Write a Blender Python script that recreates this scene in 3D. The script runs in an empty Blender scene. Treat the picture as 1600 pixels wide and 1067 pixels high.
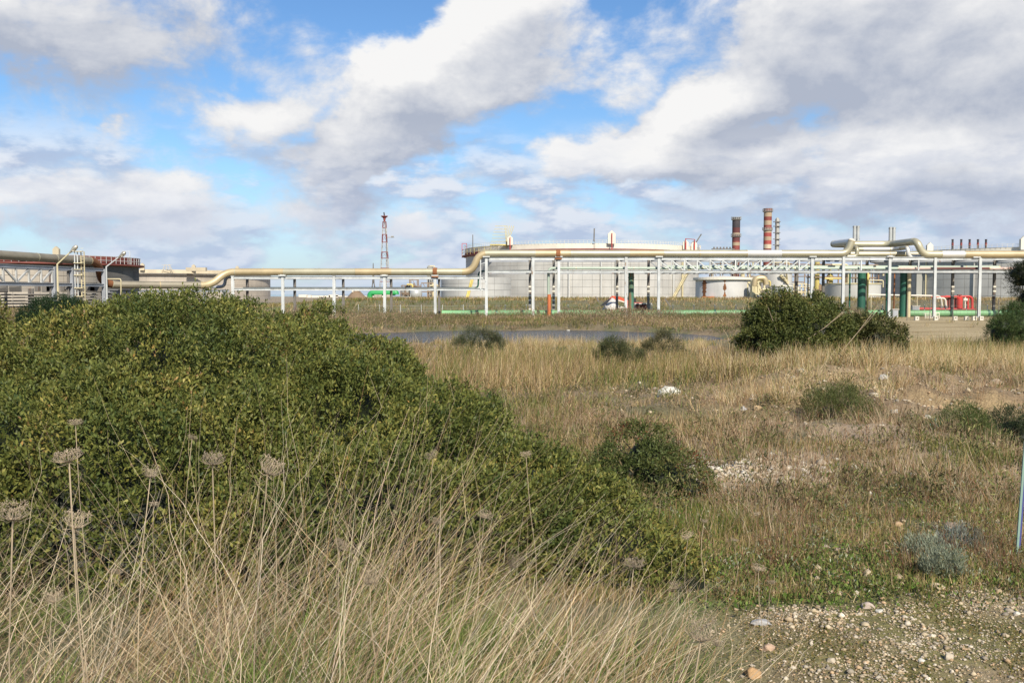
import bpy, math, random
import numpy as np
from mathutils import Vector, Matrix
random.seed(7); RNG = np.random.default_rng(7)
S = bpy.context.scene
COL = S.collection
F = 1450.0; CZ = 2.05; PIT = math.atan(73.5 / F)
# ------------------------------------------------------------------ camera
cam = bpy.data.cameras.new('camera'); co = bpy.data.objects.new('camera', cam); COL.objects.link(co)
cam.sensor_width = 36; cam.lens = F / 1600 * 36; cam.clip_start = .05; cam.clip_end = 60000
co.location = (0, 0, CZ); co.rotation_euler = (math.pi / 2 - PIT, 0, 0)
S.camera = co
S.view_settings.view_transform = 'Standard'; S.view_settings.look = 'None'
S.view_settings.exposure = .36; S.view_settings.gamma = 1
S.render.film_transparent = False
S.cycles.max_bounces = 6; S.cycles.transparent_max_bounces = 6
SUN_EL = math.radians(39); SUN_AZ = math.radians(17)      # azimuth measured from straight behind the camera towards the right
sd = Vector((math.sin(SUN_AZ) * math.cos(SUN_EL), -math.cos(SUN_AZ) * math.cos(SUN_EL), math.sin(SUN_EL)))
sun = bpy.data.lights.new('sun', 'SUN'); sun.energy = 5.0; sun.angle = math.radians(.55); sun.color = (1, .93, .82)
so = bpy.data.objects.new('sun', sun); COL.objects.link(so); so.rotation_euler = sd.to_track_quat('Z', 'Y').to_euler(); so.location = (30, -30, 60)
def P(px, py, d):
    u = (px - 800) / F; v = (533.5 - py) / F
    k = d / (math.cos(PIT) + v * math.sin(PIT))
    return Vector((u * k, d, CZ + (-math.sin(PIT) + v * math.cos(PIT)) * k))
def X(px, d): return P(px, 460, d).x
def Z(py, d): return P(800, py, d).z

# ------------------------------------------------------------------ world: sky with clouds
W = bpy.data.worlds.new('World'); S.world = W; W.use_nodes = True
nt = W.node_tree; nt.nodes.clear()
def cloud_group():
    g = bpy.data.node_groups.new('cloud_density', 'ShaderNodeTree')
    g.interface.new_socket('Vector', in_out='INPUT', socket_type='NodeSocketVector')
    g.interface.new_socket('Density', in_out='OUTPUT', socket_type='NodeSocketFloat')
    N, L = g.nodes, g.links
    gi = N.new('NodeGroupInput'); go = N.new('NodeGroupOutput')
    def vm(op, a, b=None):
        n = N.new('ShaderNodeVectorMath'); n.operation = op
        for i, s in enumerate((a, b)):
            if s is None: continue
            if isinstance(s, tuple): n.inputs[i].default_value = s
            else: L.new(s, n.inputs[i])
        return n
    def mt(op, a, b=None, c=None):
        n = N.new('ShaderNodeMath'); n.operation = op
        for i, s in enumerate((a, b, c)):
            if s is None: continue
            if isinstance(s, (int, float)): n.inputs[i].default_value = s
            else: L.new(s, n.inputs[i])
        return n.outputs[0]
    q = vm('NORMALIZE', gi.outputs[0]).outputs[0]
    sq = vm('MULTIPLY', q, (1, 1, 1.7)).outputs[0]
    def noise(scale, det, rough, vec=sq, dist=0.0):
        n = N.new('ShaderNodeTexNoise'); n.inputs['Scale'].default_value = scale; n.inputs['Detail'].default_value = det
        n.inputs['Roughness'].default_value = rough; n.inputs['Distortion'].default_value = dist; L.new(vec, n.inputs['Vector']); return n
    wn = noise(9, 5, .6)
    wv = vm('SUBTRACT', wn.outputs['Color'], (.5, .5, .5)).outputs[0]
    wsc = vm('MULTIPLY', wv, (.11, .11, .075)).outputs[0]
    qw = vm('ADD', q, wsc).outputs[0]
    blobs = [(760, 60, 170, 95, 30, 1.1), (640, 130, 120, 70, 25, 1.05), (590, 215, 140, 48, 12, .95), (520, 262, 75, 40, 10, .75), (860, 20, 100, 110, 30, .7),
             (395, 185, 95, 48, 10, .60), (345, 210, 60, 30, 0, .3), (500, 140, 60, 35, 30, .34),
             (60, 30, 270, 80, -4, .66), (330, 15, 200, 45, 0, .30), (120, 100, 110, 40, 0, .25),
             (1120, 175, 130, 62, 22, 1.05), (1010, 245, 175, 45, 4, 1.05), (930, 225, 75, 40, 20, .5), (1180, 245, 130, 55, 8, .7),
             (1310, 70, 190, 110, 15, .95), (1500, 70, 230, 170, 0, .85), (1230, 150, 120, 60, 0, .5), (1480, 265, 250, 75, 6, .95), (1330, 290, 170, 50, 4, .55),
             (1400, 190, 150, 50, -14, .45), (1000, 130, 80, 50, 30, .45), (1060, 40, 130, 90, 20, .34),
             (90, 300, 200, 48, 0, .52), (290, 300, 75, 40, 0, .5), (420, 340, 190, 42, 0, .45), (160, 350, 230, 34, 0, .45), (650, 355, 90, 32, 5, .45),
             (560, 325, 60, 36, 10, .4), (800, 355, 70, 22, 0, .35), (1530, 355, 130, 24, 0, .4), (720, 274, 40, 22, 10, .3), (180, 212, 34, 15, 0, .4), (740, 210, 26, 10, 15, .4)]
    tot = None
    right = Vector((1, 0, 0))
    for (px, py, rx, ry, ang, wgt) in blobs:
        c = (P(px, py, 1) - Vector((0, 0, CZ))).normalized()
        m = N.new('ShaderNodeMapping'); m.vector_type = 'TEXTURE'
        yv = c; xv = right - yv * right.dot(yv); xv.normalize(); zv = xv.cross(yv)
        M = Matrix((xv, yv, zv)).transposed() @ Matrix.Rotation(-math.radians(ang), 3, 'Y')
        m.inputs['Location'].default_value = c; m.inputs['Rotation'].default_value = M.to_euler('XYZ')
        m.inputs['Scale'].default_value = (rx / F * 1.25, .6, ry / F * 1.25)
        L.new(qw, m.inputs['Vector'])
        ln = vm('LENGTH', m.outputs[0]).outputs['Value']
        r = N.new('ShaderNodeMapRange'); r.interpolation_type = 'SMOOTHSTEP'
        r.inputs['From Min'].default_value = 1.25; r.inputs['From Max'].default_value = .1; r.inputs['To Min'].default_value = 0; r.inputs['To Max'].default_value = wgt
        L.new(ln, r.inputs['Value'])
        tot = r.outputs[0] if tot is None else mt('SMOOTH_MAX', tot, r.outputs[0], .25)
    n1 = noise(8, 13, .6, dist=.25).outputs['Fac']
    n2 = noise(2.1, 3, .5).outputs['Fac']
    dens = mt('MULTIPLY_ADD', mt('SUBTRACT', n1, .5), 1.3, mt('MULTIPLY', tot, 1.0))
    dens = mt('MULTIPLY_ADD', mt('SUBTRACT', n2, .5), .35, dens)
    L.new(dens, go.inputs[0])
    return g
G = cloud_group()
NN, LL = nt.nodes, nt.links
tc = NN.new('ShaderNodeTexCoord')
def grp(off):
    a = NN.new('ShaderNodeVectorMath'); a.operation = 'ADD'; LL.new(tc.outputs['Generated'], a.inputs[0]); a.inputs[1].default_value = off
    n = NN.new('ShaderNodeGroup'); n.node_tree = G; LL.new(a.outputs[0], n.inputs[0]); return n.outputs[0]
d0 = grp((0, 0, 0)); d1 = grp((-.007, 0, .034))
def wm(op, a, b=None, c=None, clamp=False):
    n = NN.new('ShaderNodeMath'); n.operation = op; n.use_clamp = clamp
    for i, s in enumerate((a, b, c)):
        if s is None: continue
        if isinstance(s, (int, float)): n.inputs[i].default_value = s
        else: LL.new(s, n.inputs[i])
    return n.outputs[0]
def mr(v, a, b, c, d, smooth=True):
    r = NN.new('ShaderNodeMapRange'); r.interpolation_type = 'SMOOTHSTEP' if smooth else 'LINEAR'
    for k, x in zip(('From Min', 'From Max', 'To Min', 'To Max'), (a, b, c, d)): r.inputs[k].default_value = x
    LL.new(v, r.inputs['Value']); return r.outputs[0]
def mixc(f, a, b):
    n = NN.new('ShaderNodeMix'); n.data_type = 'RGBA'
    if isinstance(f, float): n.inputs[0].default_value = f
    else: LL.new(f, n.inputs[0])
    for i, s in ((6, a), (7, b)):
        if isinstance(s, tuple): n.inputs[i].default_value = s + (1,)
        else: LL.new(s, n.inputs[i])
    return n.outputs[2]
sx = NN.new('ShaderNodeSeparateXYZ'); LL.new(tc.outputs['Generated'], sx.inputs[0])
fn = NN.new('ShaderNodeTexNoise'); fn.inputs['Scale'].default_value = 16; fn.inputs['Detail'].default_value = 9; fn.inputs['Roughness'].default_value = .62; LL.new(tc.outputs['Generated'], fn.inputs['Vector'])
low = mr(sx.outputs['Z'], .18, .07, 0, .10)
dl = wm('ADD', wm('ADD', d0, low), wm('MULTIPLY_ADD', fn.outputs['Fac'], .5, -.25))
alpha = mr(dl, .20, .58, 0, 1)
lit = wm('MULTIPLY', wm('SUBTRACT', d0, d1), 1.45)
lit = wm('ADD', lit, wm('MULTIPLY_ADD', fn.outputs['Fac'], 1.0, .04))
grey = None
for (px, py, rx, ry, wg) in ((60, 40, 360, 130, .60), (1290, 80, 190, 140, .42), (1520, 60, 260, 170, .22), (600, 245, 170, 75, .62), (1150, 175, 80, 45, .35), (1060, 290, 190, 34, .5), (1560, 200, 90, 50, .2), (850, 120, 80, 70, .22), (1430, 315, 260, 38, .4)):
    c = (P(px, py, 1) - Vector((0, 0, CZ))).normalized(); v = NN.new('ShaderNodeVectorMath'); v.operation = 'SUBTRACT'; LL.new(tc.outputs['Generated'], v.inputs[0]); v.inputs[1].default_value = c
    v2 = NN.new('ShaderNodeVectorMath'); v2.operation = 'MULTIPLY'; LL.new(v.outputs[0], v2.inputs[0]); v2.inputs[1].default_value = (F / rx, 1.2, F / ry)
    v3 = NN.new('ShaderNodeVectorMath'); v3.operation = 'LENGTH'; LL.new(v2.outputs[0], v3.inputs[0]); g_ = mr(v3.outputs['Value'], 1.3, .15, 0, wg)
    grey = g_ if grey is None else wm('ADD', grey, g_)
lit = wm('SUBTRACT', lit, grey)
thick = wm('ADD', mr(d0, .7, 1.7, 0, .22), mr(sx.outputs['Z'], .15, .05, 0, .18))
lit = mr(wm('SUBTRACT', lit, thick), -.2, 1.0, 0, 1, False)
ccol = mixc(lit, (3.7, 4.1, 5.0), (7.9, 7.85, 7.8))
sky = NN.new('ShaderNodeTexSky'); sky.sky_type = 'NISHITA'; sky.sun_disc = False; sky.sun_elevation = SUN_EL
sky.sun_rotation = math.atan2(sd.x, sd.y); sky.altitude = 20; sky.air_density = 1.0; sky.dust_density = .6; sky.ozone_density = 1.6
sgam = NN.new('ShaderNodeHueSaturation'); sgam.inputs['Saturation'].default_value = 1.12; sgam.inputs['Value'].default_value = 1.12; LL.new(sky.outputs[0], sgam.inputs['Color'])
tn = NN.new('ShaderNodeVectorMath'); tn.operation = 'MULTIPLY'; LL.new(sgam.outputs[0], tn.inputs[0]); tn.inputs[1].default_value = (.76, .92, 1.08); skyc = tn.outputs[0]
base = mixc(alpha, skyc, ccol)
pv = NN.new('ShaderNodeVectorMath'); pv.operation = 'MULTIPLY'; LL.new(tc.outputs['Generated'], pv.inputs[0]); pv.inputs[1].default_value = (1, 1, 2.6)
def pn(off):
    a = NN.new('ShaderNodeVectorMath'); a.operation = 'ADD'; LL.new(pv.outputs[0], a.inputs[0]); a.inputs[1].default_value = off
    n = NN.new('ShaderNodeTexNoise'); n.inputs['Scale'].default_value = 10; n.inputs['Detail'].default_value = 9; n.inputs['Roughness'].default_value = .56; LL.new(a.outputs[0], n.inputs['Vector']); return n.outputs['Fac']
p0 = pn((0, 0, 0)); p1 = pn((-.005, 0, .03))
band = wm('MULTIPLY', mr(sx.outputs['Z'], .19, .12, 0, 1), mr(sx.outputs['Z'], -.02, .03, .2, 1))
pa = wm('MULTIPLY', wm('MULTIPLY', mr(p0, .37, .56, 0, .92), band), wm('SUBTRACT', 1.0, wm('MULTIPLY', alpha, .6)))
pl_ = mr(wm('SUBTRACT', p0, p1), -.07, .09, 0, 1)
base = mixc(pa, base, mixc(pl_, (3.9, 4.5, 5.9), (7.0, 7.15, 7.6)))
hz = mr(sx.outputs['Z'], 0.0, .15, .5, 0.0)
fin = mixc(hz, base, (4.4, 5.3, 7.1))
bg = NN.new('ShaderNodeBackground'); bg.inputs['Strength'].default_value = .092; LL.new(fin, bg.inputs['Color'])
wo = NN.new('ShaderNodeOutputWorld'); LL.new(bg.outputs[0], wo.inputs['Surface'])
W.cycles.sampling_method = 'MANUAL'; W.cycles.sample_map_resolution = 512

# ------------------------------------------------------------------ noise and materials
def vn(p, seed=0.0):
    p = np.asarray(p, float); i = np.floor(p); f = p - i; u = f * f * (3 - 2 * f)
    def h(a, b, c):
        s = np.sin((i[..., 0] + a) * 127.1 + (i[..., 1] + b) * 311.7 + (i[..., 2] + c) * 74.7 + seed * 17.3) * 43758.5453
        return s - np.floor(s)
    r = 0
    for a in (0, 1):
        for b in (0, 1):
            for c in (0, 1):
                w = (u[..., 0] if a else 1 - u[..., 0]) * (u[..., 1] if b else 1 - u[..., 1]) * (u[..., 2] if c else 1 - u[..., 2])
                r = r + w * h(a, b, c)
    return r
def vn2(x, y, s, seed=0.0, oct=3):
    x = np.asarray(x, float); y = np.asarray(y, float); t = 0; a = 1; n = 0
    for k in range(oct):
        t = t + a * vn(np.stack([x * s, y * s, np.full_like(x * 1.0, 3.1 * k)], -1), seed + k); n += a; a *= .5; s *= 2.1
    return t / n
def sst(a, b, x):
    t = np.clip((x - a) / (b - a), 0, 1); return t * t * (3 - 2 * t)

def mk(name):
    m = bpy.data.materials.new(name); m.use_nodes = True; return m, m.node_tree.nodes, m.node_tree.links, m.node_tree.nodes['Principled BSDF']
def paint(name, col, rough=.5, metal=0.0, rust=0.0, rcol=(.16, .06, .025), scale=1.0, streak=5.0, var=.25, bump=.0, dirt=0.0):
    m, N, L, B = mk(name)
    t = N.new('ShaderNodeNewGeometry'); oi = N.new('ShaderNodeObjectInfo'); mp = N.new('ShaderNodeMapping'); L.new(t.outputs['Position'], mp.inputs['Vector'])
    mp.inputs['Scale'].default_value = (scale, scale, scale / streak)
    n1 = N.new('ShaderNodeTexNoise'); n1.inputs['Scale'].default_value = 1.3; n1.inputs['Detail'].default_value = 7; n1.inputs['Roughness'].default_value = .65; L.new(mp.outputs[0], n1.inputs['Vector'])
    n2 = N.new('ShaderNodeTexNoise'); n2.inputs['Scale'].default_value = .5 * scale; n2.inputs['Detail'].default_value = 5; L.new(t.outputs['Position'], n2.inputs['Vector'])
    r = N.new('ShaderNodeMapRange'); r.inputs['From Min'].default_value = .3; r.inputs['From Max'].default_value = .7
    r.inputs['To Min'].default_value = 1 - var; r.inputs['To Max'].default_value = 1 + var * .5
    ma = N.new('ShaderNodeMath'); ma.operation = 'MULTIPLY_ADD'; L.new(oi.outputs['Random'], ma.inputs[0]); ma.inputs[1].default_value = .16; L.new(n2.outputs['Fac'], ma.inputs[2]); mb_ = N.new('ShaderNodeMath'); mb_.operation = 'SUBTRACT'; L.new(ma.outputs[0], mb_.inputs[0]); mb_.inputs[1].default_value = .08; L.new(mb_.outputs[0], r.inputs['Value'])
    mu = N.new('ShaderNodeMix'); mu.data_type = 'RGBA'; mu.blend_type = 'MULTIPLY'; mu.inputs[0].default_value = 1; mu.inputs[6].default_value = (*col, 1); L.new(r.outputs[0], mu.inputs[7])
    out = mu.outputs[2]
    if dirt:
        dr = N.new('ShaderNodeMapRange'); dr.inputs['From Min'].default_value = .45; dr.inputs['From Max'].default_value = .75; dr.inputs['To Max'].default_value = dirt; L.new(n1.outputs['Fac'], dr.inputs['Value'])
        dm = N.new('ShaderNodeMix'); dm.data_type = 'RGBA'; L.new(dr.outputs[0], dm.inputs[0]); L.new(out, dm.inputs[6]); dm.inputs[7].default_value = (.10, .08, .06, 1); out = dm.outputs[2]
    if rust:
        rr = N.new('ShaderNodeMapRange'); c = .78 - .36 * rust; rr.inputs['From Min'].default_value = c; rr.inputs['From Max'].default_value = c + .05; L.new(n1.outputs['Fac'], rr.inputs['Value'])
        rm = N.new('ShaderNodeMix'); rm.data_type = 'RGBA'; L.new(rr.outputs[0], rm.inputs[0]); L.new(out, rm.inputs[6]); rm.inputs[7].default_value = (*rcol, 1); out = rm.outputs[2]
    L.new(out, B.inputs['Base Color']); B.inputs['Roughness'].default_value = rough; B.inputs['Metallic'].default_value = metal
    if bump:
        bp = N.new('ShaderNodeBump'); bp.inputs['Strength'].default_value = bump; bp.inputs['Distance'].default_value = .05; L.new(n1.outputs['Fac'], bp.inputs['Height']); L.new(bp.outputs[0], B.inputs['Normal'])
    return m
def veg(name, rough=.55, trans=.25, spec=.4):
    m, N, L, B = mk(name)
    a = N.new('ShaderNodeVertexColor'); a.layer_name = 'Col'
    L.new(a.outputs[0], B.inputs['Base Color']); B.inputs['Roughness'].default_value = rough; B.inputs['Specular IOR Level'].default_value = spec
    tr = N.new('ShaderNodeBsdfTranslucent'); L.new(a.outputs[0], tr.inputs['Color'])
    mx = N.new('ShaderNodeMixShader'); mx.inputs[0].default_value = trans; L.new(B.outputs[0], mx.inputs[1]); L.new(tr.outputs[0], mx.inputs[2])
    L.new(mx.outputs[0], N['Material Output'].inputs['Surface']); return m
M = dict(
    white=paint('white_paint', (.54, .55, .52), .5, rust=.34, rcol=(.26, .17, .10), scale=1.7, var=.2, dirt=.3),
    whitebright=paint('white_plate_paint', (.68, .62, .50), .5, rust=.1, rcol=(.4, .22, .15), var=.08, scale=.4, dirt=.12),
    dirtywhite=paint('dirty_white_paint', (.46, .45, .41), .55, rust=.45, rcol=(.26, .17, .10), scale=1.6, var=.2, dirt=.3),
    greysteel=paint('grey_steel_paint', (.30, .31, .32), .5, rust=.42, scale=1.2, var=.2),
    darksteel=paint('dark_weathered_steel', (.15, .135, .115), .6, rust=.55, rcol=(.10, .05, .03), scale=1.0),
    tankgrey=paint('tank_grey_paint', (.47, .45, .40), .5, metal=.0, var=.16, scale=.35, streak=9, dirt=.18),
    tankgrey2=paint('tank_grey_paint_pale', (.45, .435, .40), .5, var=.16, scale=.3, streak=9, dirt=.15),
    tankdark=paint('tank_dark_grey', (.12, .112, .10), .75, var=.4, scale=.4, streak=10, rust=.25, rcol=(.13, .11, .09)),  # dark grey base with upright tone streaks
    tankbeige=paint('tank_beige_paint', (.43, .37, .29), .55, var=.15, scale=.25, dirt=.25),
    tankbeige2=paint('tank_cream_rim_paint', (.52, .44, .30), .55, var=.15, scale=.3, dirt=.2),
    rustywhite=paint('rusty_white_tank', (.62, .60, .56), .6, rust=.4, rcol=(.24, .11, .06), scale=.25, streak=5, dirt=.3),
    rust=paint('rust_brown', (.22, .085, .03), .9, var=.5, scale=1.2, streak=3, bump=.4),
    redoxide=paint('red_oxide_paint', (.20, .055, .04), .7, rust=.3, rcol=(.3, .22, .17), scale=1.0, var=.3),
    red=paint('fire_red_paint', (.50, .04, .03), .5, rust=.15, var=.2, scale=2),
    redfade=paint('faded_red_paint', (.21, .045, .035), .7, rust=.35, rcol=(.16, .10, .06), scale=.4, var=.25),
    dullred=paint('dull_red_paint', (.33, .06, .045), .65, rust=.3, rcol=(.2, .1, .07), scale=.4, var=.3),
    creamfade=paint('faded_cream_paint', (.36, .27, .17), .7, rust=.5, rcol=(.30, .17, .06), scale=.35, var=.2),
    soot=paint('sooty_black_paint', (.05, .042, .045), .8, rust=.35, rcol=(.15, .05, .04), scale=.3),
    sootred=paint('sooty_red_paint', (.12, .035, .032), .8, rust=.25, rcol=(.05, .05, .055), scale=.3),
    clad=paint('pipe_cladding_cream', (.44, .40, .27), .38, metal=.25, var=.2, scale=.8, streak=1, dirt=.12, bump=.12),
    cladtan=paint('pipe_cladding_tan', (.46, .36, .20), .42, metal=.2, var=.2, scale=.8, streak=1, dirt=.2, bump=.12),
    cladshade=paint('pipe_cladding_shaded', (.27, .235, .165), .5, metal=.15, var=.25, scale=.7, streak=1, dirt=.35, bump=.12),  # cloud shade over the left pipes put into the colour, plus dirt
    cladwhite=paint('pipe_cladding_pale', (.60, .58, .52), .35, metal=.2, var=.1, scale=1, streak=1, bump=.1),
    palegreen=paint('pale_green_pipe_paint', (.36, .42, .33), .45, rust=.12, var=.15, scale=1),
    brownpipe=paint('brown_primer_pipe', (.12, .045, .035), .6, var=.25, scale=1),
    pinkpipe=paint('patchy_pink_pipe', (.55, .40, .33), .6, rust=.45, rcol=(.42, .16, .11), scale=3, streak=1),
    green=paint('green_pipe_paint', (.17, .36, .16), .5, var=.25, scale=.6, streak=1, rust=.2, rcol=(.12, .2, .1)),
    brightgreen=paint('bright_green_paint', (.03, .30, .08), .4, var=.1),
    darkgreen=paint('dark_green_column_paint', (.025, .11, .07), .45, rust=.2, rcol=(.16, .09, .04), scale=.8, streak=8),
    rustgreen=paint('rusty_green_column', (.06, .16, .10), .55, rust=.75, rcol=(.22, .115, .05), scale=1.1, streak=9),
    yellow=paint('yellow_paint', (.58, .46, .14), .5, rust=.2, scale=1.2),
    straw=paint('pale_yellow_paint', (.58, .50, .30), .5, rust=.1, scale=1.2),
    orange=paint('orange_paint', (.52, .15, .05), .45, rust=.2, var=.2, scale=1),
    exred=paint('excavator_orange_red', (.58, .09, .04), .5, rust=.2, var=.2, scale=1),
    black=paint('black_rubber_metal', (.02, .02, .022), .6),
    galv=paint('galvanised_metal', (.46, .46, .42), .4, metal=.2, var=.15, scale=1),
    lampcap=paint('lamp_housing', (.46, .42, .33), .25, metal=.4),
    concrete=paint('concrete', (.52, .48, .42), .85, var=.2, scale=2, streak=1, bump=.3, dirt=.2),
    brown=paint('brown_process_steel', (.22, .15, .09), .65, rust=.35, scale=.3),
    processgrey=paint('process_vessel_grey', (.32, .31, .27), .55, rust=.25, scale=.3),
    blue=paint('blue_bar_paint', (.06, .065, .20), .4, var=.2, scale=3),
    aqua=paint('pale_green_bar_paint', (.22, .32, .25), .45, var=.2, scale=3),
    bark=paint('bark', (.10, .075, .055), .9, var=.4, scale=4, bump=.6),
    leaf=veg('glossy_leaf', .5, .25, .22), grass=veg('grass_blade', .7, .28, .12), drystem=veg('dry_stem', .8, .15, .1),
)
m, N, L, B = mk('limestone'); t = N.new('ShaderNodeTexCoord'); n = N.new('ShaderNodeTexNoise'); n.inputs['Scale'].default_value = 9; n.inputs['Detail'].default_value = 8; n.inputs['Roughness'].default_value = .7
L.new(t.outputs['Object'], n.inputs['Vector']); a = N.new('ShaderNodeVertexColor'); a.layer_name = 'Col'
r = N.new('ShaderNodeMapRange'); r.inputs['From Min'].default_value = .3; r.inputs['From Max'].default_value = .7; r.inputs['To Min'].default_value = .6; r.inputs['To Max'].default_value = 1.15; L.new(n.outputs['Fac'], r.inputs['Value'])
mu = N.new('ShaderNodeMix'); mu.data_type = 'RGBA'; mu.blend_type = 'MULTIPLY'; mu.inputs[0].default_value = 1; L.new(a.outputs[0], mu.inputs[6]); L.new(r.outputs[0], mu.inputs[7]); L.new(mu.outputs[2], B.inputs['Base Color'])
B.inputs['Roughness'].default_value = .9; bp = N.new('ShaderNodeBump'); bp.inputs['Strength'].default_value = .6; bp.inputs['Distance'].default_value = .02; L.new(n.outputs['Fac'], bp.inputs['Height']); L.new(bp.outputs[0], B.inputs['Normal'])
M['stone'] = m
# ground
m, N, L, B = mk('ground_soil'); a = N.new('ShaderNodeVertexColor'); a.layer_name = 'Col'; t = N.new('ShaderNodeTexCoord')
def gn(sc, det=8, ro=.7):
    n = N.new('ShaderNodeTexNoise'); n.inputs['Scale'].default_value = sc; n.inputs['Detail'].default_value = det; n.inputs['Roughness'].default_value = ro; L.new(t.outputs['Object'], n.inputs['Vector']); return n
n1 = gn(5); n2 = gn(38, 6); 
r = N.new('ShaderNodeMapRange'); r.inputs['From Min'].default_value = .32; r.inputs['From Max'].default_value = .68; r.inputs['To Min'].default_value = .55; r.inputs['To Max'].default_value = 1.3; L.new(n2.outputs['Fac'], r.inputs['Value'])
mu = N.new('ShaderNodeMix'); mu.data_type = 'RGBA'; mu.blend_type = 'MULTIPLY'; mu.inputs[0].default_value = 1; L.new(a.outputs[0], mu.inputs[6]); L.new(r.outputs[0], mu.inputs[7])
r2 = N.new('ShaderNodeMapRange'); r2.inputs['From Min'].default_value = .35; r2.inputs['From Max'].default_value = .65; r2.inputs['To Min'].default_value = .7; r2.inputs['To Max'].default_value = 1.2; L.new(n1.outputs['Fac'], r2.inputs['Value'])
mu2 = N.new('ShaderNodeMix'); mu2.data_type = 'RGBA'; mu2.blend_type = 'MULTIPLY'; mu2.inputs[0].default_value = 1; L.new(mu.outputs[2], mu2.inputs[6]); L.new(r2.outputs[0], mu2.inputs[7])
L.new(mu2.outputs[2], B.inputs['Base Color']); B.inputs['Roughness'].default_value = .95
bp = N.new('ShaderNodeBump'); bp.inputs['Strength'].default_value = .8; bp.inputs['Distance'].default_value = .03; L.new(n2.outputs['Fac'], bp.inputs['Height']); L.new(bp.outputs[0], B.inputs['Normal'])
M['ground'] = m
def water(name, col, sc, st):
    m, N, L, B = mk(name); B.inputs['Base Color'].default_value = (*col, 1); B.inputs['Roughness'].default_value = .12; B.inputs['IOR'].default_value = 1.33
    t = N.new('ShaderNodeTexCoord'); mp = N.new('ShaderNodeMapping'); mp.inputs['Scale'].default_value = (sc, sc * 1.7, 1); L.new(t.outputs['Object'], mp.inputs['Vector'])
    n = N.new('ShaderNodeTexNoise'); n.inputs['Scale'].default_value = 1; n.inputs['Detail'].default_value = 6; n.inputs['Roughness'].default_value = .6; L.new(mp.outputs[0], n.inputs['Vector'])
    bp = N.new('ShaderNodeBump'); bp.inputs['Strength'].default_value = st; bp.inputs['Distance'].default_value = .25; L.new(n.outputs['Fac'], bp.inputs['Height']); L.new(bp.outputs[0], B.inputs['Normal'])
    return m
M['pond'] = water('pond_water', (.035, .04, .055), 1.6, .55)
M['sea'] = water('sea_water', (.02, .045, .09), .02, .6)

# ------------------------------------------------------------------ builders
def tag(o, label=None, cat=None, group=None, kind=None):
    if label: o['label'] = label
    if cat: o['category'] = cat
    if group: o['group'] = group
    if kind: o['kind'] = kind
    return o
def root(name, loc, label, cat, group=None):
    o = bpy.data.objects.new(name, None); COL.objects.link(o); o.location = loc; o.empty_display_size = .2
    return tag(o, label, cat, group)
def wloc(o):
    v = Vector((0, 0, 0))
    while o is not None: v = v + o.location; o = o.parent
    return v
def link(name, me, mat, parent=None, loc=(0, 0, 0)):
    o = bpy.data.objects.new(name, me); COL.objects.link(o); o.location = loc
    if mat is not None and not me.materials: me.materials.append(mat)
    if parent is not None: o.parent = parent
    return o
class MB:
    def __init__(s): s.v = []; s.f = []
    def add(s, v, f):
        n = len(s.v); s.v += [tuple(a) for a in v]; s.f += [tuple(i + n for i in q) for q in f]; return s
    def box(s, c, sz, rot=None):
        c = Vector(c); h = [a / 2 for a in sz]; V = []
        for x in (-1, 1):
            for y in (-1, 1):
                for z in (-1, 1):
                    p = Vector((x * h[0], y * h[1], z * h[2]))
                    if rot is not None: p = rot @ p
                    V.append(c + p)
        return s.add(V, [(0, 1, 3, 2), (4, 6, 7, 5), (0, 4, 5, 1), (2, 3, 7, 6), (0, 2, 6, 4), (1, 5, 7, 3)])
    def beam(s, p, q, w, h=None):
        p, q = Vector(p), Vector(q); d = q - p; L = d.length
        if L < 1e-6: return s
        R = d.to_track_quat('Y', 'Z').to_matrix(); return s.box((p + q) / 2, (w, L, h or w), R)
    def tube(s, pts, r, n=10, cap=True, radii=None):
        pts = [Vector(p) for p in pts]; V = []; Fc = []; up = Vector((0, 0, 1))
        d = (pts[1] - pts[0]).normalized(); a = d.orthogonal().normalized() if abs(d.z) > .9 else d.cross(up).normalized()
        for i, p in enumerate(pts):
            if i == 0: t = pts[1] - pts[0]
            elif i == len(pts) - 1: t = pts[-1] - pts[-2]
            else: t = (pts[i + 1] - p).normalized() + (p - pts[i - 1]).normalized()
            t.normalize(); a = (a - t * a.dot(t)).normalized(); b = t.cross(a); rr = radii[i] if radii else r
            V += [p + (a * math.cos(2 * math.pi * k / n) + b * math.sin(2 * math.pi * k / n)) * rr for k in range(n)]
        for i in range(len(pts) - 1):
            for k in range(n): Fc.append((i * n + k, i * n + (k + 1) % n, (i + 1) * n + (k + 1) % n, (i + 1) * n + k))
        if cap: Fc.append(tuple(range(n))[::-1]); Fc.append(tuple((len(pts) - 1) * n + k for k in range(n)))
        return s.add(V, Fc)
    def lathe(s, c, prof, n=32, a0=0, a1=2 * math.pi):
        c = Vector(c); V = []; Fc = []; full = abs(a1 - a0 - 2 * math.pi) < 1e-6; m = n if full else n + 1
        for (r, z) in prof:
            for k in range(m):
                a = a0 + (a1 - a0) * k / n; V.append(c + Vector((r * math.cos(a), r * math.sin(a), z)))
        for i in range(len(prof) - 1):
            for k in range(n):
                k2 = (k + 1) % m; Fc.append((i * m + k, i * m + k2, (i + 1) * m + k2, (i + 1) * m + k))
        return s.add(V, Fc)
    def build(s, name, mat, parent=None, smooth=False):
        off = wloc(parent) if parent is not None else Vector((0, 0, 0))
        me = bpy.data.meshes.new(name); me.from_pydata([(a[0] - off.x, a[1] - off.y, a[2] - off.z) for a in s.v], [], s.f); me.update()
        if smooth:
            me.shade_smooth()
            try: me.set_sharp_from_angle(angle=math.radians(40))
            except Exception: pass
        return link(name, me, mat if not isinstance(mat, str) else M[mat], parent)
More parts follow.
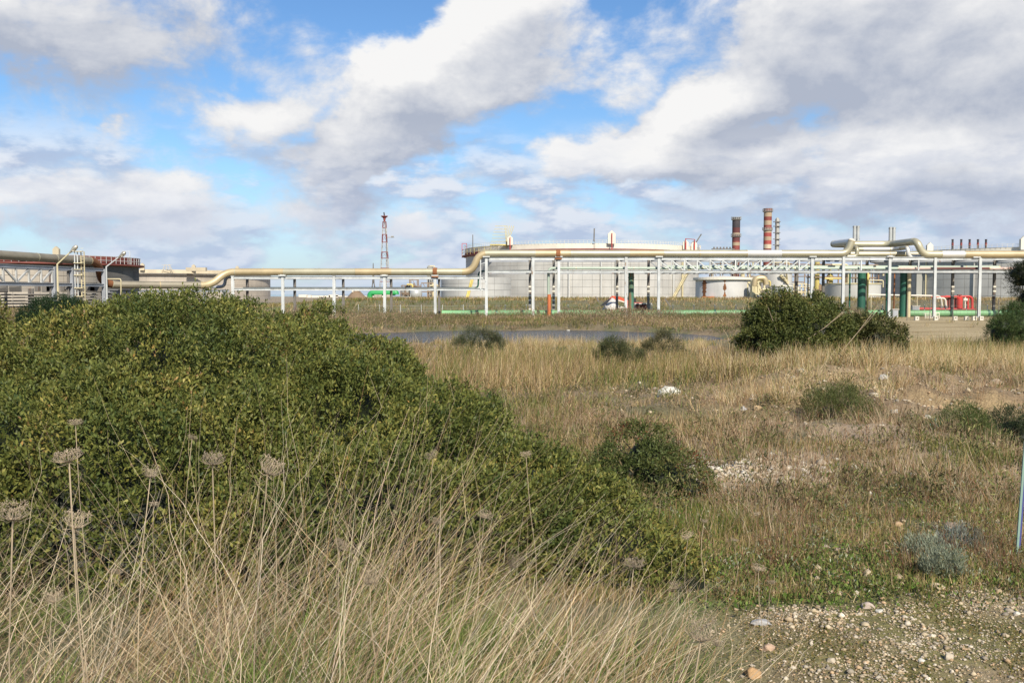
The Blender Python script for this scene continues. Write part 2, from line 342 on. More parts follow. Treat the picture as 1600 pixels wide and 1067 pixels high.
def fillet(pts, r, n=5):
    pts = [Vector(p) for p in pts]; out = [pts[0]]
    for i in range(1, len(pts) - 1):
        a, b, c = pts[i - 1], pts[i], pts[i + 1]; d1 = (a - b); d2 = (c - b); k = min(r, d1.length * .48, d2.length * .48)
        p1 = b + d1.normalized() * k; p2 = b + d2.normalized() * k
        for j in range(n + 1):
            t = j / n; out.append(p1 * (1 - t) ** 2 + b * 2 * t * (1 - t) + p2 * t * t)
    out.append(pts[-1]); return out
def npmesh(name, V, tris, mat, cols=None, parent=None, smooth=False, kind=None):
    V = np.asarray(V, np.float32); tris = np.asarray(tris, np.int32)
    if parent is not None: V = V - np.array(wloc(parent), np.float32)
    me = bpy.data.meshes.new(name); me.vertices.add(len(V)); me.vertices.foreach_set('co', V.ravel())
    k = tris.shape[1]; nl = tris.size
    me.loops.add(nl); me.loops.foreach_set('vertex_index', tris.ravel()); me.polygons.add(len(tris))
    me.polygons.foreach_set('loop_start', np.arange(0, nl, k, dtype=np.int32))
    me.polygons.foreach_set('loop_total', np.full(len(tris), k, np.int32))
    if cols is not None:
        ca = me.color_attributes.new('Col', 'FLOAT_COLOR', 'POINT'); c4 = np.ones((len(V), 4), np.float32); c4[:, :3] = cols; ca.data.foreach_set('color', c4.ravel())
    me.update(calc_edges=True); me.validate()
    if smooth: me.shade_smooth()
    o = link(name, me, M[mat] if isinstance(mat, str) else mat, parent)
    if kind: o['kind'] = kind
    return o

# ------------------------------------------------------------------ terrain
def hgt(x, y):
    x = np.asarray(x, float); y = np.asarray(y, float)
    h = .4 - .8 * sst(14, 34, y)
    h = h + .44 * np.exp(-((x - 6.4) / 3.4) ** 2 - ((y - 17.0) / 3.4) ** 2) + .16 * np.exp(-((x - 5.2) / 1.6) ** 2 - ((y - 14.2) / 1.3) ** 2) + (vn2(x, y, .9, 14) - .5) * .8 * np.exp(-((x - 5.5) / 3.2) ** 2 - ((y - 13.0) / 3.5) ** 2) + .3 * np.exp(-((x - 13) / 3.5) ** 2 - ((y - 24) / 5) ** 2)
    h = h + .12 * np.exp(-((x - 3.5) / 1.6) ** 2 - ((y - 9.5) / 1.2) ** 2)
    e = np.sqrt(((x - .2) / 13.5) ** 2 + ((y - 60) / 12.5) ** 2) + (vn2(x, y, .18, 5) - .5) * .25
    h = h - .95 * (1 - sst(.78, 1.18, e))
    side = sst(-42, -24, x)
    h = h + (1.55 * side + .25 * (1 - side)) * sst(112, 138, y) * (1 - sst(190, 240, y))
    h = h + (vn2(x, y, .55, 1) - .5) * .16 * sst(3, 8, y) * (1 - .7 * sst(50, 90, y)) + (vn2(x, y, 2.2, 2) - .5) * .05
    return h
def axis(segs):
    out = []
    for a, b, st in segs: out += list(np.arange(a, b, st))
    out.append(segs[-1][1]); return np.array(out)
xs = axis([(-1100, -300, 80), (-300, -60, 16), (-60, -16, 2.5), (-16, -3, .5), (-3, 9, .14), (9, 22, .5), (22, 60, 2.5), (60, 300, 16), (300, 1100.01, 80)])
ys = axis([(-300, -30, 30), (-30, -2, 4), (-2, 3, .5), (3, 12, .14), (12, 26, .25), (26, 80, .8), (80, 260, 5), (260, 1100.01, 60)])
GX, GY = np.meshgrid(xs, ys); GZ = hgt(GX, GY)
edge = (GX <= xs[0] + 1) | (GX >= xs[-1] - 1) | (GY <= ys[0] + 1) | (GY >= ys[-1] - 1); GZ[edge] = -9
def mixn(a, b, t): return a * (1 - t[..., None]) + np.array(b) * t[..., None]
def gravel_zone(x, y):
    b = 4.82 + .10 * (x - 1.5) + (vn2(x, y, 1.2, 9) - .5) * .7
    return (1 - sst(-.12, .25, y - b)) * sst(.85, 1.5, x + (vn2(x, y, 1.5, 3) - .5) * .5)
def sand_zone(x, y): return sst(42, 52, y) * (1 - sst(100, 108, y)) * sst(.37, .42, x / np.maximum(y, 1) + (vn2(x, y, .2, 8) - .5) * .03)
def mound_zone(x, y): return np.clip(1.5 * np.exp(-((x - 5.6) / 3.2) ** 2 - ((y - 14.6) / 3.0) ** 2) * (vn2(x, y, .8, 12) * 1.8 - .2), 0, 1)
def rubble_zone(x, y): return np.clip(1.5 * np.exp(-((x - 2.35) / .8) ** 2 - ((y - 8.4) / .7) ** 2), 0, 1)
def gcol(x, y):
    c = np.zeros(x.shape + (3,)) + np.array((.22, .155, .085))
    g = vn2(x, y, .45, 21); c = mixn(c, (.09, .10, .035), sst(.42, .62, g) * .8)
    sl = np.exp(-((x - 4.8) / 4.5) ** 4 - ((y - 12) / 5) ** 4); c = mixn(c, (.40, .295, .19), sl * sst(.42, .6, vn2(x, y, .7, 26))); c = mixn(c, (.30, .215, .12), sst(.5, .7, vn2(x, y, .9, 23)) * .6)
    near = (1 - sst(6.4, 8.4, y)) * sst(.4, 1, x); c = mixn(c, (.12, .15, .035), near * .8 * sst(.25, .5, vn2(x, y, 1.2, 24)))
    c = mixn(c, (.36, .25, .125), mound_zone(x, y) * .9); c = mixn(c, (.22, .15, .08), mound_zone(x, y) * sst(.45, .6, vn2(x, y, 1.7, 28)))
    gz = gravel_zone(x, y); c = mixn(c, (.30, .225, .12), gz); c = mixn(c, (.19, .165, .05), gz * sst(.45, .6, vn2(x, y, 2.3, 31)))
    c = mixn(c, (.40, .33, .24), rubble_zone(x, y))
    far = sst(62, 80, y); c = mixn(c, (.15, .13, .06), far * .7)
    c = mixn(c, (.44, .34, .18), sand_zone(x, y) * .9); c = mixn(c, (.30, .22, .10), sand_zone(x, y) * sst(.45, .6, vn2(x, y * 2.5, .35, 35)))
    c = mixn(c, (.15, .15, .045), sst(115, 130, y) * sst(.4, .6, vn2(x, y, .06, 33)))
    c = mixn(c, (.28, .22, .14), sst(230, 300, y))
    return c
nx, ny = len(xs), len(ys); idx = np.arange(nx * ny).reshape(ny, nx)
q = np.stack([idx[:-1, :-1], idx[:-1, 1:], idx[1:, 1:], idx[1:, :-1]], -1).reshape(-1, 4)
npmesh('ground', np.stack([GX, GY, GZ], -1).reshape(-1, 3), q, 'ground', gcol(GX, GY).reshape(-1, 3), smooth=True, kind='structure')
b = MB(); b.add([(-17, 40, -.75), (17, 40, -.75), (17, 78, -.75), (-17, 78, -.75)], [(0, 1, 2, 3)]); tag(b.build('pond_water', 'pond'), kind='structure')
b = MB(); b.add([(-30000, -30000, -5), (30000, -30000, -5), (30000, 30000, -5), (-30000, 30000, -5)], [(0, 1, 2, 3)]); tag(b.build('sea', 'sea'), kind='structure')

# ------------------------------------------------------------------ storage tanks
def gz(x, y): return float(hgt(np.array(x), np.array(y)))
def railing(b, c, R, z, h, n, a0, a1, t=.07):
    pr = []
    for k in range(n + 1):
        a = a0 + (a1 - a0) * k / n; p = Vector((c[0] + R * math.cos(a), c[1] + R * math.sin(a), z)); b.beam(p, p + Vector((0, 0, h)), t); pr.append(p)
    for hh in (h, h * .5):
        for p, q_ in zip(pr, pr[1:]): b.beam(p + Vector((0, 0, hh)), q_ + Vector((0, 0, hh)), t)
def tank(name, label, cx, cy, R, zb, zt, courses, mat, rim=None, rimmat=None, girder=None, rail=True, nplate=44, joint=.07, group='storage tanks'):
    r = root(name, (cx, cy, zb), label, 'storage tank', group)
    # plates: facing half as separate pieces sharing one mesh per course
    H = (zt - zb) / courses; da = 2 * math.pi / nplate
    me = None
    g = MB(); g.lathe((0, 0, 0), [(R - .13, 0), (R - .13, zt - zb)], 160); bk = bpy.data.meshes.new('inner_shell'); bk.from_pydata(g.v, [], g.f); bk.shade_smooth(); link('inner_shell', bk, M['processgrey'], r)
    pm = MB(); n = 5; gap = joint / R; V = []; Fc = []
    for k in range(n + 1):
        a = gap / 2 + (da - gap) * k / n
        for (rr, z) in ((R, joint * .5), (R, H - joint * .5), (R - .1, joint * .5), (R - .1, H - joint * .5)): V.append((rr * math.cos(a), rr * math.sin(a), z))
    for k in range(n):
        i = 4 * k; Fc += [(i, i + 4, i + 5, i + 1), (i + 1, i + 5, i + 7, i + 3), (i, i + 2, i + 6, i + 4)]
    i = 4 * n; Fc += [(0, 1, 3, 2), (i, i + 2, i + 3, i + 1)]
    pm.add(V, Fc); me = bpy.data.meshes.new('shell_plate'); me.from_pydata(pm.v, [], pm.f); me.materials.append(M[mat])
    face = math.atan2(-cy, -cx)
    for c_ in range(courses):
        o0 = .13 * da
        for k in range(nplate):
            a = k * da + o0; dd = (a + da / 2 - face + math.pi) % (2 * math.pi) - math.pi
            if abs(dd) > 1.75: continue
            px = cx + R * math.cos(a + da / 2); py = cy + R * math.sin(a + da / 2)
            u = px / py * F + 800
            if u < -260 or u > 1860: continue
            o = link('shell_plate', me, None, r, (0, 0, c_ * H)); o.rotation_euler = (0, 0, a)
    rf = MB(); rf.lathe((cx, cy, zt - 2.2), [(0.01, .4), (R - .5, 0)], 64); rf.build('floating_roof', 'tankgrey', r, True)
    if rim:
        rb = MB(); nb = 96
        rb.lathe((cx, cy, zt), [(R + .02, -.05), (R + .25, 0), (R + .25, rim), (R + .1, rim), (R + .1, 0)], nb); rb.build('rim_band', rimmat, r, False)
        if girder == 'redoxide' and rimmat == 'whitebright': sb = MB(); sb.lathe((cx, cy, zt), [(R + .32, -.1), (R + .42, 0), (R + .42, .5), (R + .32, .5)], nb); sb.build('red_stripe', 'redfade', r)
    if girder:
        gb = MB(); gb.lathe((cx, cy, zt), [(R, -.75), (R + 1.3, -.55), (R + 1.3, -.2), (R + .3, -.2)], 96); gb.build('wind_girder', girder, r, False)
    if rail:
        rl = MB(); railing(rl, (cx, cy), R + .9, zt + .3, 1.0, 150, 0, 2 * math.pi, .06); rl.build('railing', rimmat or 'white', r)
    return r
def foam_box(r, x, y, z, s, mat='whitebright', red=True):
    b = MB(); w = s; b.add([(x - w / 2, y - .4, z), (x + w / 2, y - .4, z), (x + w / 2, y - .4, z + s * 1.3), (x, y - .4, z + s * 1.75), (x - w / 2, y - .4, z + s * 1.3),
           (x - w / 2, y + .4, z), (x + w / 2, y + .4, z), (x + w / 2, y + .4, z + s * 1.3), (x, y + .4, z + s * 1.75), (x - w / 2, y + .4, z + s * 1.3)],
          [(0, 1, 2, 3, 4), (9, 8, 7, 6, 5), (0, 5, 6, 1), (1, 6, 7, 2), (2, 7, 8, 3), (3, 8, 9, 4), (4, 9, 5, 0)])
    b.build('foam_chamber', mat, r)
    if red:
        b = MB(); b.tube(fillet([(x, y - .9, z - 2.2), (x, y - .9, z + s * 1.35), (x, y - .4, z + s * 1.35)], .2), .13, 6); b.build('foam_pipe', 'red', r)
# main tank
TD = 323; TR = 40; tx = X(908, TD); zt = Z(391, TD - TR) ; zb = -.2
T1 = tank('storage_tank', 'huge round grey tank with cream rim, behind the middle of the pipe rack', tx, TD, TR, zb, zt, 7, 'tankgrey', 2.1, 'whitebright', 'redoxide', rail=False, nplate=84)
def on_tank(px, cx, cy, R):   # nearest point of the tank wall seen at px
    k = (px - 800) / F; a = 1 + k * k; bq = -2 * (k * cx + cy); c = cx * cx + cy * cy - R * R; disc = max(bq * bq - 4 * a * c, 0)
    y = (-bq - math.sqrt(disc)) / (2 * a); return k * y, y
for px in (797, 955, 1070, 1083):
    x, y = on_tank(px, tx, TD, TR + 1.2); foam_box(T1, x, y, zt + 1.9 - (1.0 if px > 1060 else 0), 2.3 if px == 955 else 1.7)
b = MB(); x1, y1 = on_tank(1070, tx, TD, TR + 1.6); x2, y2 = on_tank(1084, tx, TD, TR + 1.6); b.tube([(x1, y1 - .3, zt + 1), (x1, y1 - .3, zt + 4.2), (x2, y2 - .3, zt + 4.2), (x2, y2 - .3, zt + .5)], .14, 6); b.build('foam_pipe', 'red', T1)
b = MB(); railing(b, (tx, TD), TR + .6, zt + 2.1, .9, 110, math.pi, 2 * math.pi, .06); b.build('railing', 'whitebright', T1)
b = MB(); x, y = on_tank(783, tx, TD, TR + 1.5)
for k in range(7): b.beam((x - 3.4 + k * .25, y, zt + 2.2 + k * .95), (x + 1.8, y, zt + 2.2 + k * .95), .13)
for k in range(5): b.beam((x + 1.7 - k * .05, y - .4 + k * .2, zt + 1), (x + 1.2 + k * .7, y - .4 + k * .2, zt + 8), .16)
b.box((x, y, zt + 2), (7, 1.6, .25)); b.build('gauge_platform', 'yellow', T1)
b = MB(); x, y = tx - TR - 1.2, TD - 3
for dx in (0, 1.6): b.beam((x + dx, y, zt - 1), (x + dx, y, zt + 4), .16)
b.beam((x, y, zt + 4), (x + 1.7, y, zt + 4), .16); b.beam((x, y, zt + 2), (x + 1.7, y, zt + 2), .12); b.build('stair_gate', 'red', T1)
b = MB(); x, y = on_tank(731, tx, TD, TR + 1.4); railing(b, (tx, TD), TR + 1.3, zt - .2, 1.9, 10, math.radians(182), math.radians(226), .1); b.build('walkway_railing', 'yellow', T1)
b = MB()
for px in (739,):
    x, y = on_tank(px, tx, TD, TR + 1.3); b.tube([(x, y, zt), (x, y, zt + 6)], .14, 6)
for px, ln in ((929, 4.0), (1096, 3.6)):
    x, y = on_tank(min(px, 1085), tx, TD, TR + 1); b.tube([(x + (px > 1000) * 1.0, y, zt), (x + (px > 1000) * 1.0, y, zt + 2.8)], .06, 5); b.beam((x - .3, y, zt + 2.5), (x - (.2 if px < 1000 else -2), y, zt + 2.5 + ln), .35)
b.build('lightning_mast', 'darksteel', T1)
for px in (889, 939, 962, 1052, 1066):
    x, y = on_tank(px, tx, TD, TR + .35); b = MB(); b.tube([(x, y, zb), (x, y, zt - .6)], .3, 8); b.build('down_pipe', 'cladwhite' if px != 1066 else 'straw', T1, True)
b = MB(); st = []
for k in range(25):
    x, y = on_tank(1051 + 26 * k / 24, tx, TD, TR + .9); st.append(Vector((x, y, zb + .6 + (Z(424, 300) - zb) * k / 24)))
for o_ in (0, 1.0):
    for p, q_ in zip(st, st[1:]): b.beam(p + Vector((0, -.3, o_)), q_ + Vector((0, -.3, o_)), .18, .3)
for p in st: b.box(p + Vector((0, 0, .1)), (1.3, .9, .12)); b.beam(p, p + Vector((0, -.3, 1.0)), .07)
b.build('staircase', 'straw', T1)
# right tank
RD = 252; RR = 42; rx_ = X(1625, RD); zt2 = Z(392.5, RD - RR)
T2 = tank('storage_tank', 'grey tank cut by right edge of the photo, behind the red pump skid', rx_, RD, RR, -.3, zt2, 6, 'tankgrey2', 1.35, 'whitebright', 'tankgrey2', rail=False, nplate=96)
for px, s_ in ((1450, 1.5), (1597, 1.9)):
    x, y = on_tank(px, rx_, RD, RR + 1); foam_box(T2, x, y, zt2 + .6, s_, red=False)
b = MB(); railing(b, (rx_, RD), RR + .5, zt2 + 1.3, .8, 120, math.pi, 2 * math.pi, .05); b.build('railing', 'whitebright', T2)
for px in (1445, 1520):
    x, y = on_tank(px, rx_, RD, RR + .3); b = MB(); b.tube([(x, y, -.2), (x, y, zt2 - .5)], .16, 8); b.build('down_pipe', 'straw' if px == 1445 else 'tankgrey', T2, True)
x, y = on_tank(1436, rx_, RD, RR + .6); b = MB(); b.box((x, y, 4), (2.0, .8, 8)); b.build('shell_buttress', 'processgrey', T2)
# far left tanks
LD = 235; zt3 = Z(407, LD - 26)
T3 = tank('storage_tank', 'dark tank with red oxide rim, behind second street lamp', X(55, LD), LD, 24.5, -.3, zt3, 6, 'tankdark', 1.6, 'redoxide', 'redoxide', rail=False, nplate=30)
b = MB()
for dx in (0, 1.9): b.beam((X(202, LD) + dx - .3, LD - 3, zt3 - .5), (X(202, LD) + dx - .3, LD - 3, zt3 + 3.1), .12)
b.beam((X(202, LD) - .3, LD - 3, zt3 + 3.1), (X(202, LD) + 1.6, LD - 3, zt3 + 3.1), .12); b.beam((X(202, LD) - .3, LD - 3, zt3 + 1.6), (X(202, LD) + 1.6, LD - 3, zt3 + 1.6), .12)
railing(b, (X(55, LD), LD), 25.6, zt3 - .4, 1.9, 26, math.radians(-80), math.radians(8), .08); b.build('railing', 'white', T3)
foam_box(T3, X(103, LD - 20), LD - 24, zt3 + .8, 1.4, 'tankbeige2', red=False)
T4 = tank('storage_tank', 'pale beige tank seen through the truss of the left pipe rack', X(10, 165), 165, 15.6, -.3, Z(419, 150), 6, 'tankbeige', None, None, None, rail=False, nplate=24)
T5 = tank('storage_tank', 'low wide beige tank with cream rim, between the dark tank and the bush top', X(262, 420), 420, 45, -1, Z(427, 376), 5, 'tankbeige', 1.5, 'tankbeige2', 'darksteel', rail=False, nplate=40)
for px, s_ in ((224, 1.7), (372, 1.4), (304, 1.5), (412, 1.2)):
    x, y = on_tank(px, X(262, 420), 420, 46); foam_box(T5, x, y, Z(423, 380), s_, 'tankbeige2', False)
b = MB(); x, y = on_tank(262, X(262, 420), 420, 46); z0 = Z(427, 376)
for dx in (-2, 0, 2, 3): b.beam((x + dx, y, z0), (x + dx * .35, y, z0 + 3.5), .15)
for hh in (1, 2, 3.3): b.beam((x - 2, y, z0 + hh), (x + 2, y, z0 + hh), .13)
b.box((x + 12, y, z0 + 1.6), (8, 2, 1.4)); b.build('gauge_platform', 'tankbeige2', T5)
T6 = tank('storage_tank', 'small pale tank left of the huge grey tank, with a yellow stair', X(744, 255), 255, 9.6, -.2, Z(433, 246), 4, 'tankgrey2', None, None, None, rail=False, nplate=18)
b = MB(); b.beam((X(727, 240), 240, -.2), (X(737, 240), 244, Z(433, 244)), .35, .5); b.beam((X(729.5, 240), 240, -.2), (X(739.5, 240), 244, Z(433, 244)), .2, .3); b.build('staircase', 'yellow', T6)
# rusty white tank
QD = 190; zq = Z(436, QD - 5.8)
T7 = root('storage_tank', (X(1130, QD), QD, 0), 'small white tank with brown rust streaks, under the truss bridge', 'storage tank', 'storage tanks')
b = MB(); b.lathe((X(1130, QD), QD, 0), [(5.6, .2), (5.6, zq), (5.3, zq)], 48); b.build('shell', 'rustywhite', T7, True)
b = MB(); b.lathe((X(1130, QD), QD, zq), [(6.1, -.12), (6.1, .35), (0.01, .75)], 48); b.build('roof', 'whitebright', T7)
for px, w in ((1100, .55), (1132, .3)):
    x, y = on_tank(px, X(1130, QD), QD, 5.63); b = MB(); a = math.atan2(y - QD, x - X(1130, QD))
    rw = random.Random(px); V = []; Fc = []; nz = 22
    for k in range(nz + 1):
        z_ = .9 + (zq - 1.1) * k / nz; hw_ = w / 5.6 * (rw.uniform(.45, 1.15) if w > .5 else max(.15, abs(math.sin(k * .33)) * rw.uniform(.5, 1.3))); 
        for j in range(5): aa = a + hw_ * (j / 2 - 1) * (1 + .1 * rw.random()); V.append((X(1130, QD) + 5.635 * math.cos(aa), QD + 5.635 * math.sin(aa), z_))
    for k in range(nz):
        for j in range(4): Fc.append((k * 5 + j, k * 5 + j + 1, k * 5 + j + 6, k * 5 + j + 5))
    b.add(V, Fc); b.build('rust_patch', 'rust', T7)
b = MB(); b.box((X(1098, QD), QD - 5, 1.3), (2.4, 1, .7)); b.build('rusty_ledge', 'orange', T7)
# grey cone topped tank + small cylinder right of it
T8 = root('storage_tank', (X(1213, 205), 205, 0), 'grey tank with yellow stair, right of the rusty white tank', 'storage tank', 'storage tanks')
b = MB(); b.lathe((X(1213, 205), 205, 0), [(3.3, 0), (3.3, Z(426, 205)), (.2, Z(421, 205))], 40); b.build('shell', 'tankgrey', T8, True)
b = MB(); b.beam((X(1219, 201), 201, Z(430, 201)), (X(1233, 201), 202, Z(443, 201)), .5, .5)
for k in range(5): b.box((X(1220 + 3 * k, 200.8), 200.8, Z(428 + 3 * k, 201)), (.5, .3, .1))
b.beam((X(1228, 201), 201, Z(425, 201)), (X(1232, 201), 202, Z(438, 201)), .3, .3); b.build('staircase', 'straw', T8)
for i, (px, r_, d_, yt, mt_, lb) in enumerate(((1222, 2.0, 188, 447, 'galv', 'short pale cylinder tank in front of the grey stair tank'), (1332, 5.6, 196, 443, 'tankgrey', 'low grey tank behind the dark green columns'))):
    T = root('storage_tank', (X(px, d_), d_, 0), lb, 'storage tank', 'storage tanks'); zz = Z(yt, d_ - r_)
    b = MB(); b.lathe((X(px, d_), d_, 0), [(r_, 0), (r_, zz), (.01, zz + .2)], 40); b.build('shell', mt_, T, True)
    b = MB(); b.lathe((X(px, d_), d_, zz), [(r_ + .1, -.15), (r_ + .15, -.05), (r_ + .15, .12)], 40); b.build('rim_band', 'straw' if i else 'whitebright', T)

# ------------------------------------------------------------------ chimneys, flare tower, stacks
def chimney(px, ytop, d, r_, bands, label, ledges, top):
    z1 = Z(ytop, d); R_ = root('chimney', (X(px, d), d, 0), label, 'chimney', 'banded brick chimneys'); zc = z1; x = X(px, d)
    for (y0, y1, mt_) in bands:
        b = MB(); b.lathe((x, d, 0), [(r_, Z(y1, d)), (r_, Z(y0, d))], 28); b.build('paint_band', mt_, R_, True)
    b = MB(); b.lathe((x, d, z1), [(r_, -.3), (r_ + .25, 0), (r_ - .4, 0), (r_ - .5, -4)], 28); b.build('chimney_lip', top, R_, True)
    for yl in ledges:
        b = MB(); zl = Z(yl, d); b.lathe((x, d, zl), [(r_, -.5), (r_ + .7, -.15), (r_ + .7, .05), (r_, .05)], 28); railing(b, (x, d), r_ + .65, zl, 1.3, 14, 0, 2 * math.pi, .14); b.build('gallery', 'processgrey', R_)
    return R_
chimney(1149, 340, 520, 2.15, [(340, 356, 'soot'), (356, 364, 'sootred'), (364, 367, 'creamfade'), (367, 377, 'sootred'), (377, 379, 'redfade'), (379, 384, 'creamfade'), (384, 400, 'redfade'), (400, 410, 'creamfade'), (410, 462, 'sootred')],
        'left chimney, shorter, its top half blackened with soot', (343, 369.5), 'soot')
chimney(1198, 326, 520, 2.2, [(326, 331, 'redfade'), (331, 339, 'creamfade'), (339, 345, 'redfade'), (345, 352, 'creamfade'), (352, 358, 'redfade'), (358, 364, 'creamfade'), (364, 370, 'dullred'), (370, 376, 'creamfade'), (376, 382, 'dullred'), (382, 388.5, 'tankbeige2'), (388.5, 396, 'redfade'), (396, 405, 'creamfade'), (405, 462, 'redfade')],
        'tallest chimney, with clean red and cream bands to the top', (330.5, 359.5), 'redfade')
R_ = root('distillation_column', (X(1212.5, 500), 500, 0), 'slim grey column standing just right of the tallest chimney', 'column')
b = MB(); b.lathe((X(1213, 500), 500, 0), [(1.15, 0), (1.15, Z(343, 500)), (.3, Z(340, 500))], 18); b.build('shell', 'processgrey', R_, True)
b = MB()
for yl in (347, 354, 364, 374, 383, 394): b.box((X(1211.5, 500), 499, Z(yl, 500)), (3.6, 1.6, .3))
b.beam((X(1210, 500), 498.4, 0), (X(1210, 500), 498.4, Z(342, 500)), .35); b.build('platforms', 'darksteel', R_)
for px, yt, lb in ((1336, 353, 'left twin steel stack above the pipe loop'), (1392, 355, 'right twin steel stack above the pipe loop')):
    R_ = root('steel_stack', (X(px, 330), 330, 0), lb, 'stack', 'twin steel stacks')
    for dx in (-1, 1):
        b = MB(); b.lathe((X(px, 330) + dx * .62, 330, 0), [(.56, 0), (.56, Z(yt, 330)), (.46, Z(yt, 330)), (.46, Z(yt, 330) - 1)], 16); b.build('flue', 'galv', R_, True)
    b = MB()
    for yl in (yt + 2, yt + 21): b.box((X(px, 330), 330, Z(yl, 330)), (2.4, 1.0, .14))
    b.build('bracket', 'darksteel', R_)
for i, px in enumerate((1486.5, 1500, 1513, 1526, 1538.5)):
    R_ = root('vent_stack', (X(px, 400), 400, 0), '%s short dark red vent stack above the right tank rim' % ('leftmost', 'second from left', 'middle', 'second from right', 'rightmost')[i], 'stack', 'row of vent stacks')
    b = MB(); b.lathe((X(px, 400), 400, 0), [(.42, 0), (.42, Z(375, 400)), (.5, Z(375, 400)), (.5, Z(374, 400)), (.3, Z(374, 400))], 14); b.build('flue', 'soot', R_, True)
    b = MB(); b.lathe((X(px, 400), 400, 0), [(.46, Z(384, 400)), (.46, Z(379.5, 400))], 14); b.build('lower_band', 'redfade', R_, True)
# flare tower
FD = 600; fx = X(601.5, FD); FT = root('flare_tower', (fx, FD, 0), 'tall red and white lattice flare tower rising behind the pipe', 'tower')
lev = [468, 440, 419, 403.5, 394, 378.5, 366.5, 356, 346.5]; hw = lambda z: 3.6 - 2.65 * (z / Z(346.5, FD)) ** .8
for i in range(len(lev) - 1):
    z0 = max(Z(lev[i], FD), 0) ; z1 = Z(lev[i + 1], FD); b = MB(); w0, w1 = hw(z0), hw(z1); c0 = [(fx + sx_ * w0, FD + sy * w0, z0) for sx_, sy in ((-1, -1), (1, -1), (1, 1), (-1, 1))]; c1 = [(fx + sx_ * w1, FD + sy * w1, z1) for sx_, sy in ((-1, -1), (1, -1), (1, 1), (-1, 1))]
    for k in range(4):
        b.beam(c0[k], c1[k], .26); b.beam(c1[k], c1[(k + 1) % 4], .2); b.beam(c0[k], c1[(k + 1) % 4], .11)
    b.build('tower_section', 'redfade' if i in (3, 5, 7) else 'dirtywhite', FT)
    b = MB()
    for k in range(4): b.beam(c1[k], c1[(k + 1) % 4], .3)
    b.build('red_ring', 'redfade', FT)
b = MB(); b.tube([(fx + 1.2, FD, 0), (fx + 1.2, FD, Z(375, FD)), (fx, FD, Z(345, FD))], .38, 8); b.build('riser_pipe', 'dirtywhite', FT, True)
b = MB(); b.lathe((fx, FD, 0), [(.5, Z(346, FD)), (.9, Z(341, FD)), (2.3, Z(338.3, FD)), (2.3, Z(337.6, FD)), (.5, Z(337.6, FD))], 10); b.build('top_platform', 'redfade', FT)
b = MB(); b.tube([(fx, FD, Z(338, FD)), (fx - .3, FD, Z(332, FD))], .4, 8); b.build('flare_tip', 'soot', FT)
b = MB(); b.box((fx + 4, FD, Z(371, FD)), (4.4, 1, .4)); b.box((fx + 5, FD, Z(370, FD)), (1.6, 1, 1.0)); b.build('side_arm', 'processgrey', FT)
MT = root('radio_mast', (X(583.5, 480), 480, 0), 'thin dark mast on a small lattice base, left of the flare tower', 'mast')
b = MB(); b.tube([(X(583.5, 480), 480, 8), (X(583.5, 480), 480, Z(411, 480))], .3, 6, radii=[.7, .18])
for dx in (-1.6, 1.6):
    for dy in (-1.6, 1.6): b.beam((X(583.5, 480) + dx, 480 + dy, 0), (X(583.5, 480), 480, 10), .28)
for z_ in (2, 5, 8): b.box((X(583.5, 480), 480, z_), (3 - z_ * .25, .3, .25))
b.build('mast', 'darksteel', MT)

# ------------------------------------------------------------------ process units
def process(px0, px1, ytop, ybot, d, seed, label, dens=1.0, mats=('brown', 'processgrey', 'straw')):
    rr = random.Random(seed); x0, x1 = X(px0, d), X(px1, d); z0, z1 = max(Z(ybot, d), 0) * 0, Z(ytop, d)
    R_ = root('process_unit', ((x0 + x1) / 2, d, 0), label, 'refinery unit', 'far refinery units'); w = x1 - x0; n = max(2, int(w / 3.5)); lv = max(2, int((z1 - z0) / 3))
    b = MB()
    for k in range(n + 1):
        for yy in (0, 4):
            b.beam((x0 + w * k / n, d + yy, z0), (x0 + w * k / n, d + yy, z0 + (z1 - z0) * rr.uniform(.75, 1)), .28)
    for j in range(1, lv + 1):
        z = z0 + (z1 - z0) * j / lv * .92; b.box(((x0 + x1) / 2, d, z), (w * rr.uniform(.7, 1), .3, .3)); b.box(((x0 + x1) / 2, d + 4, z), (w, .3, .3))
        for _ in range(int(n * .8)):
            xa = rr.uniform(x0, x1 - 1); b.beam((xa, d, z), (xa + 1.8, d, z - (z1 - z0) / lv * .9), .16)
    b.build('steel_frame', mats[0], R_)
    for k in range(max(2, int(w / 4 * dens))):
        b = MB(); xx = rr.uniform(x0 + .6, x1 - .6); r_ = rr.uniform(.5, 1.1); h = (z1 - z0) * rr.uniform(.35, 1.0)
        b.lathe((xx, d + 2 + rr.uniform(-1, 1), z0), [(r_, 0), (r_, h), (r_ * .5, h + r_ * .5), (.05, h + r_ * .6)], 12); b.build('vessel', rr.choice(mats), R_, True)
    for k in range(max(3, int(w / 3 * dens))):
        b = MB(); za = rr.uniform(z0 + 1, z1); xa = rr.uniform(x0, x1); L_ = rr.uniform(3, 9)
        b.tube(fillet([(xa, d - .6, za), (min(xa + L_, x1 + 1), d - .6, za), (min(xa + L_, x1 + 1), d - .6, max(za - rr.uniform(1, 5), .2))], .4, 3), rr.uniform(.14, .3), 7); b.build('pipe', rr.choice(mats + ('straw', 'yellow')), R_, True)
process(626, 640, 444, 464, 300, 1, 'low grey refinery unit right of the flare tower')
process(640, 652, 434, 464, 300, 2, 'brown refinery unit with two columns, right of the flare tower', mats=('brown', 'brown', 'brown'))
process(656, 680, 440, 464, 310, 3, 'grey refinery unit left of the small pale tank')
process(668, 675, 411, 464, 320, 4, 'thin ladder column sticking up above the pipe left of the tank', mats=('processgrey', 'processgrey', 'brown'))
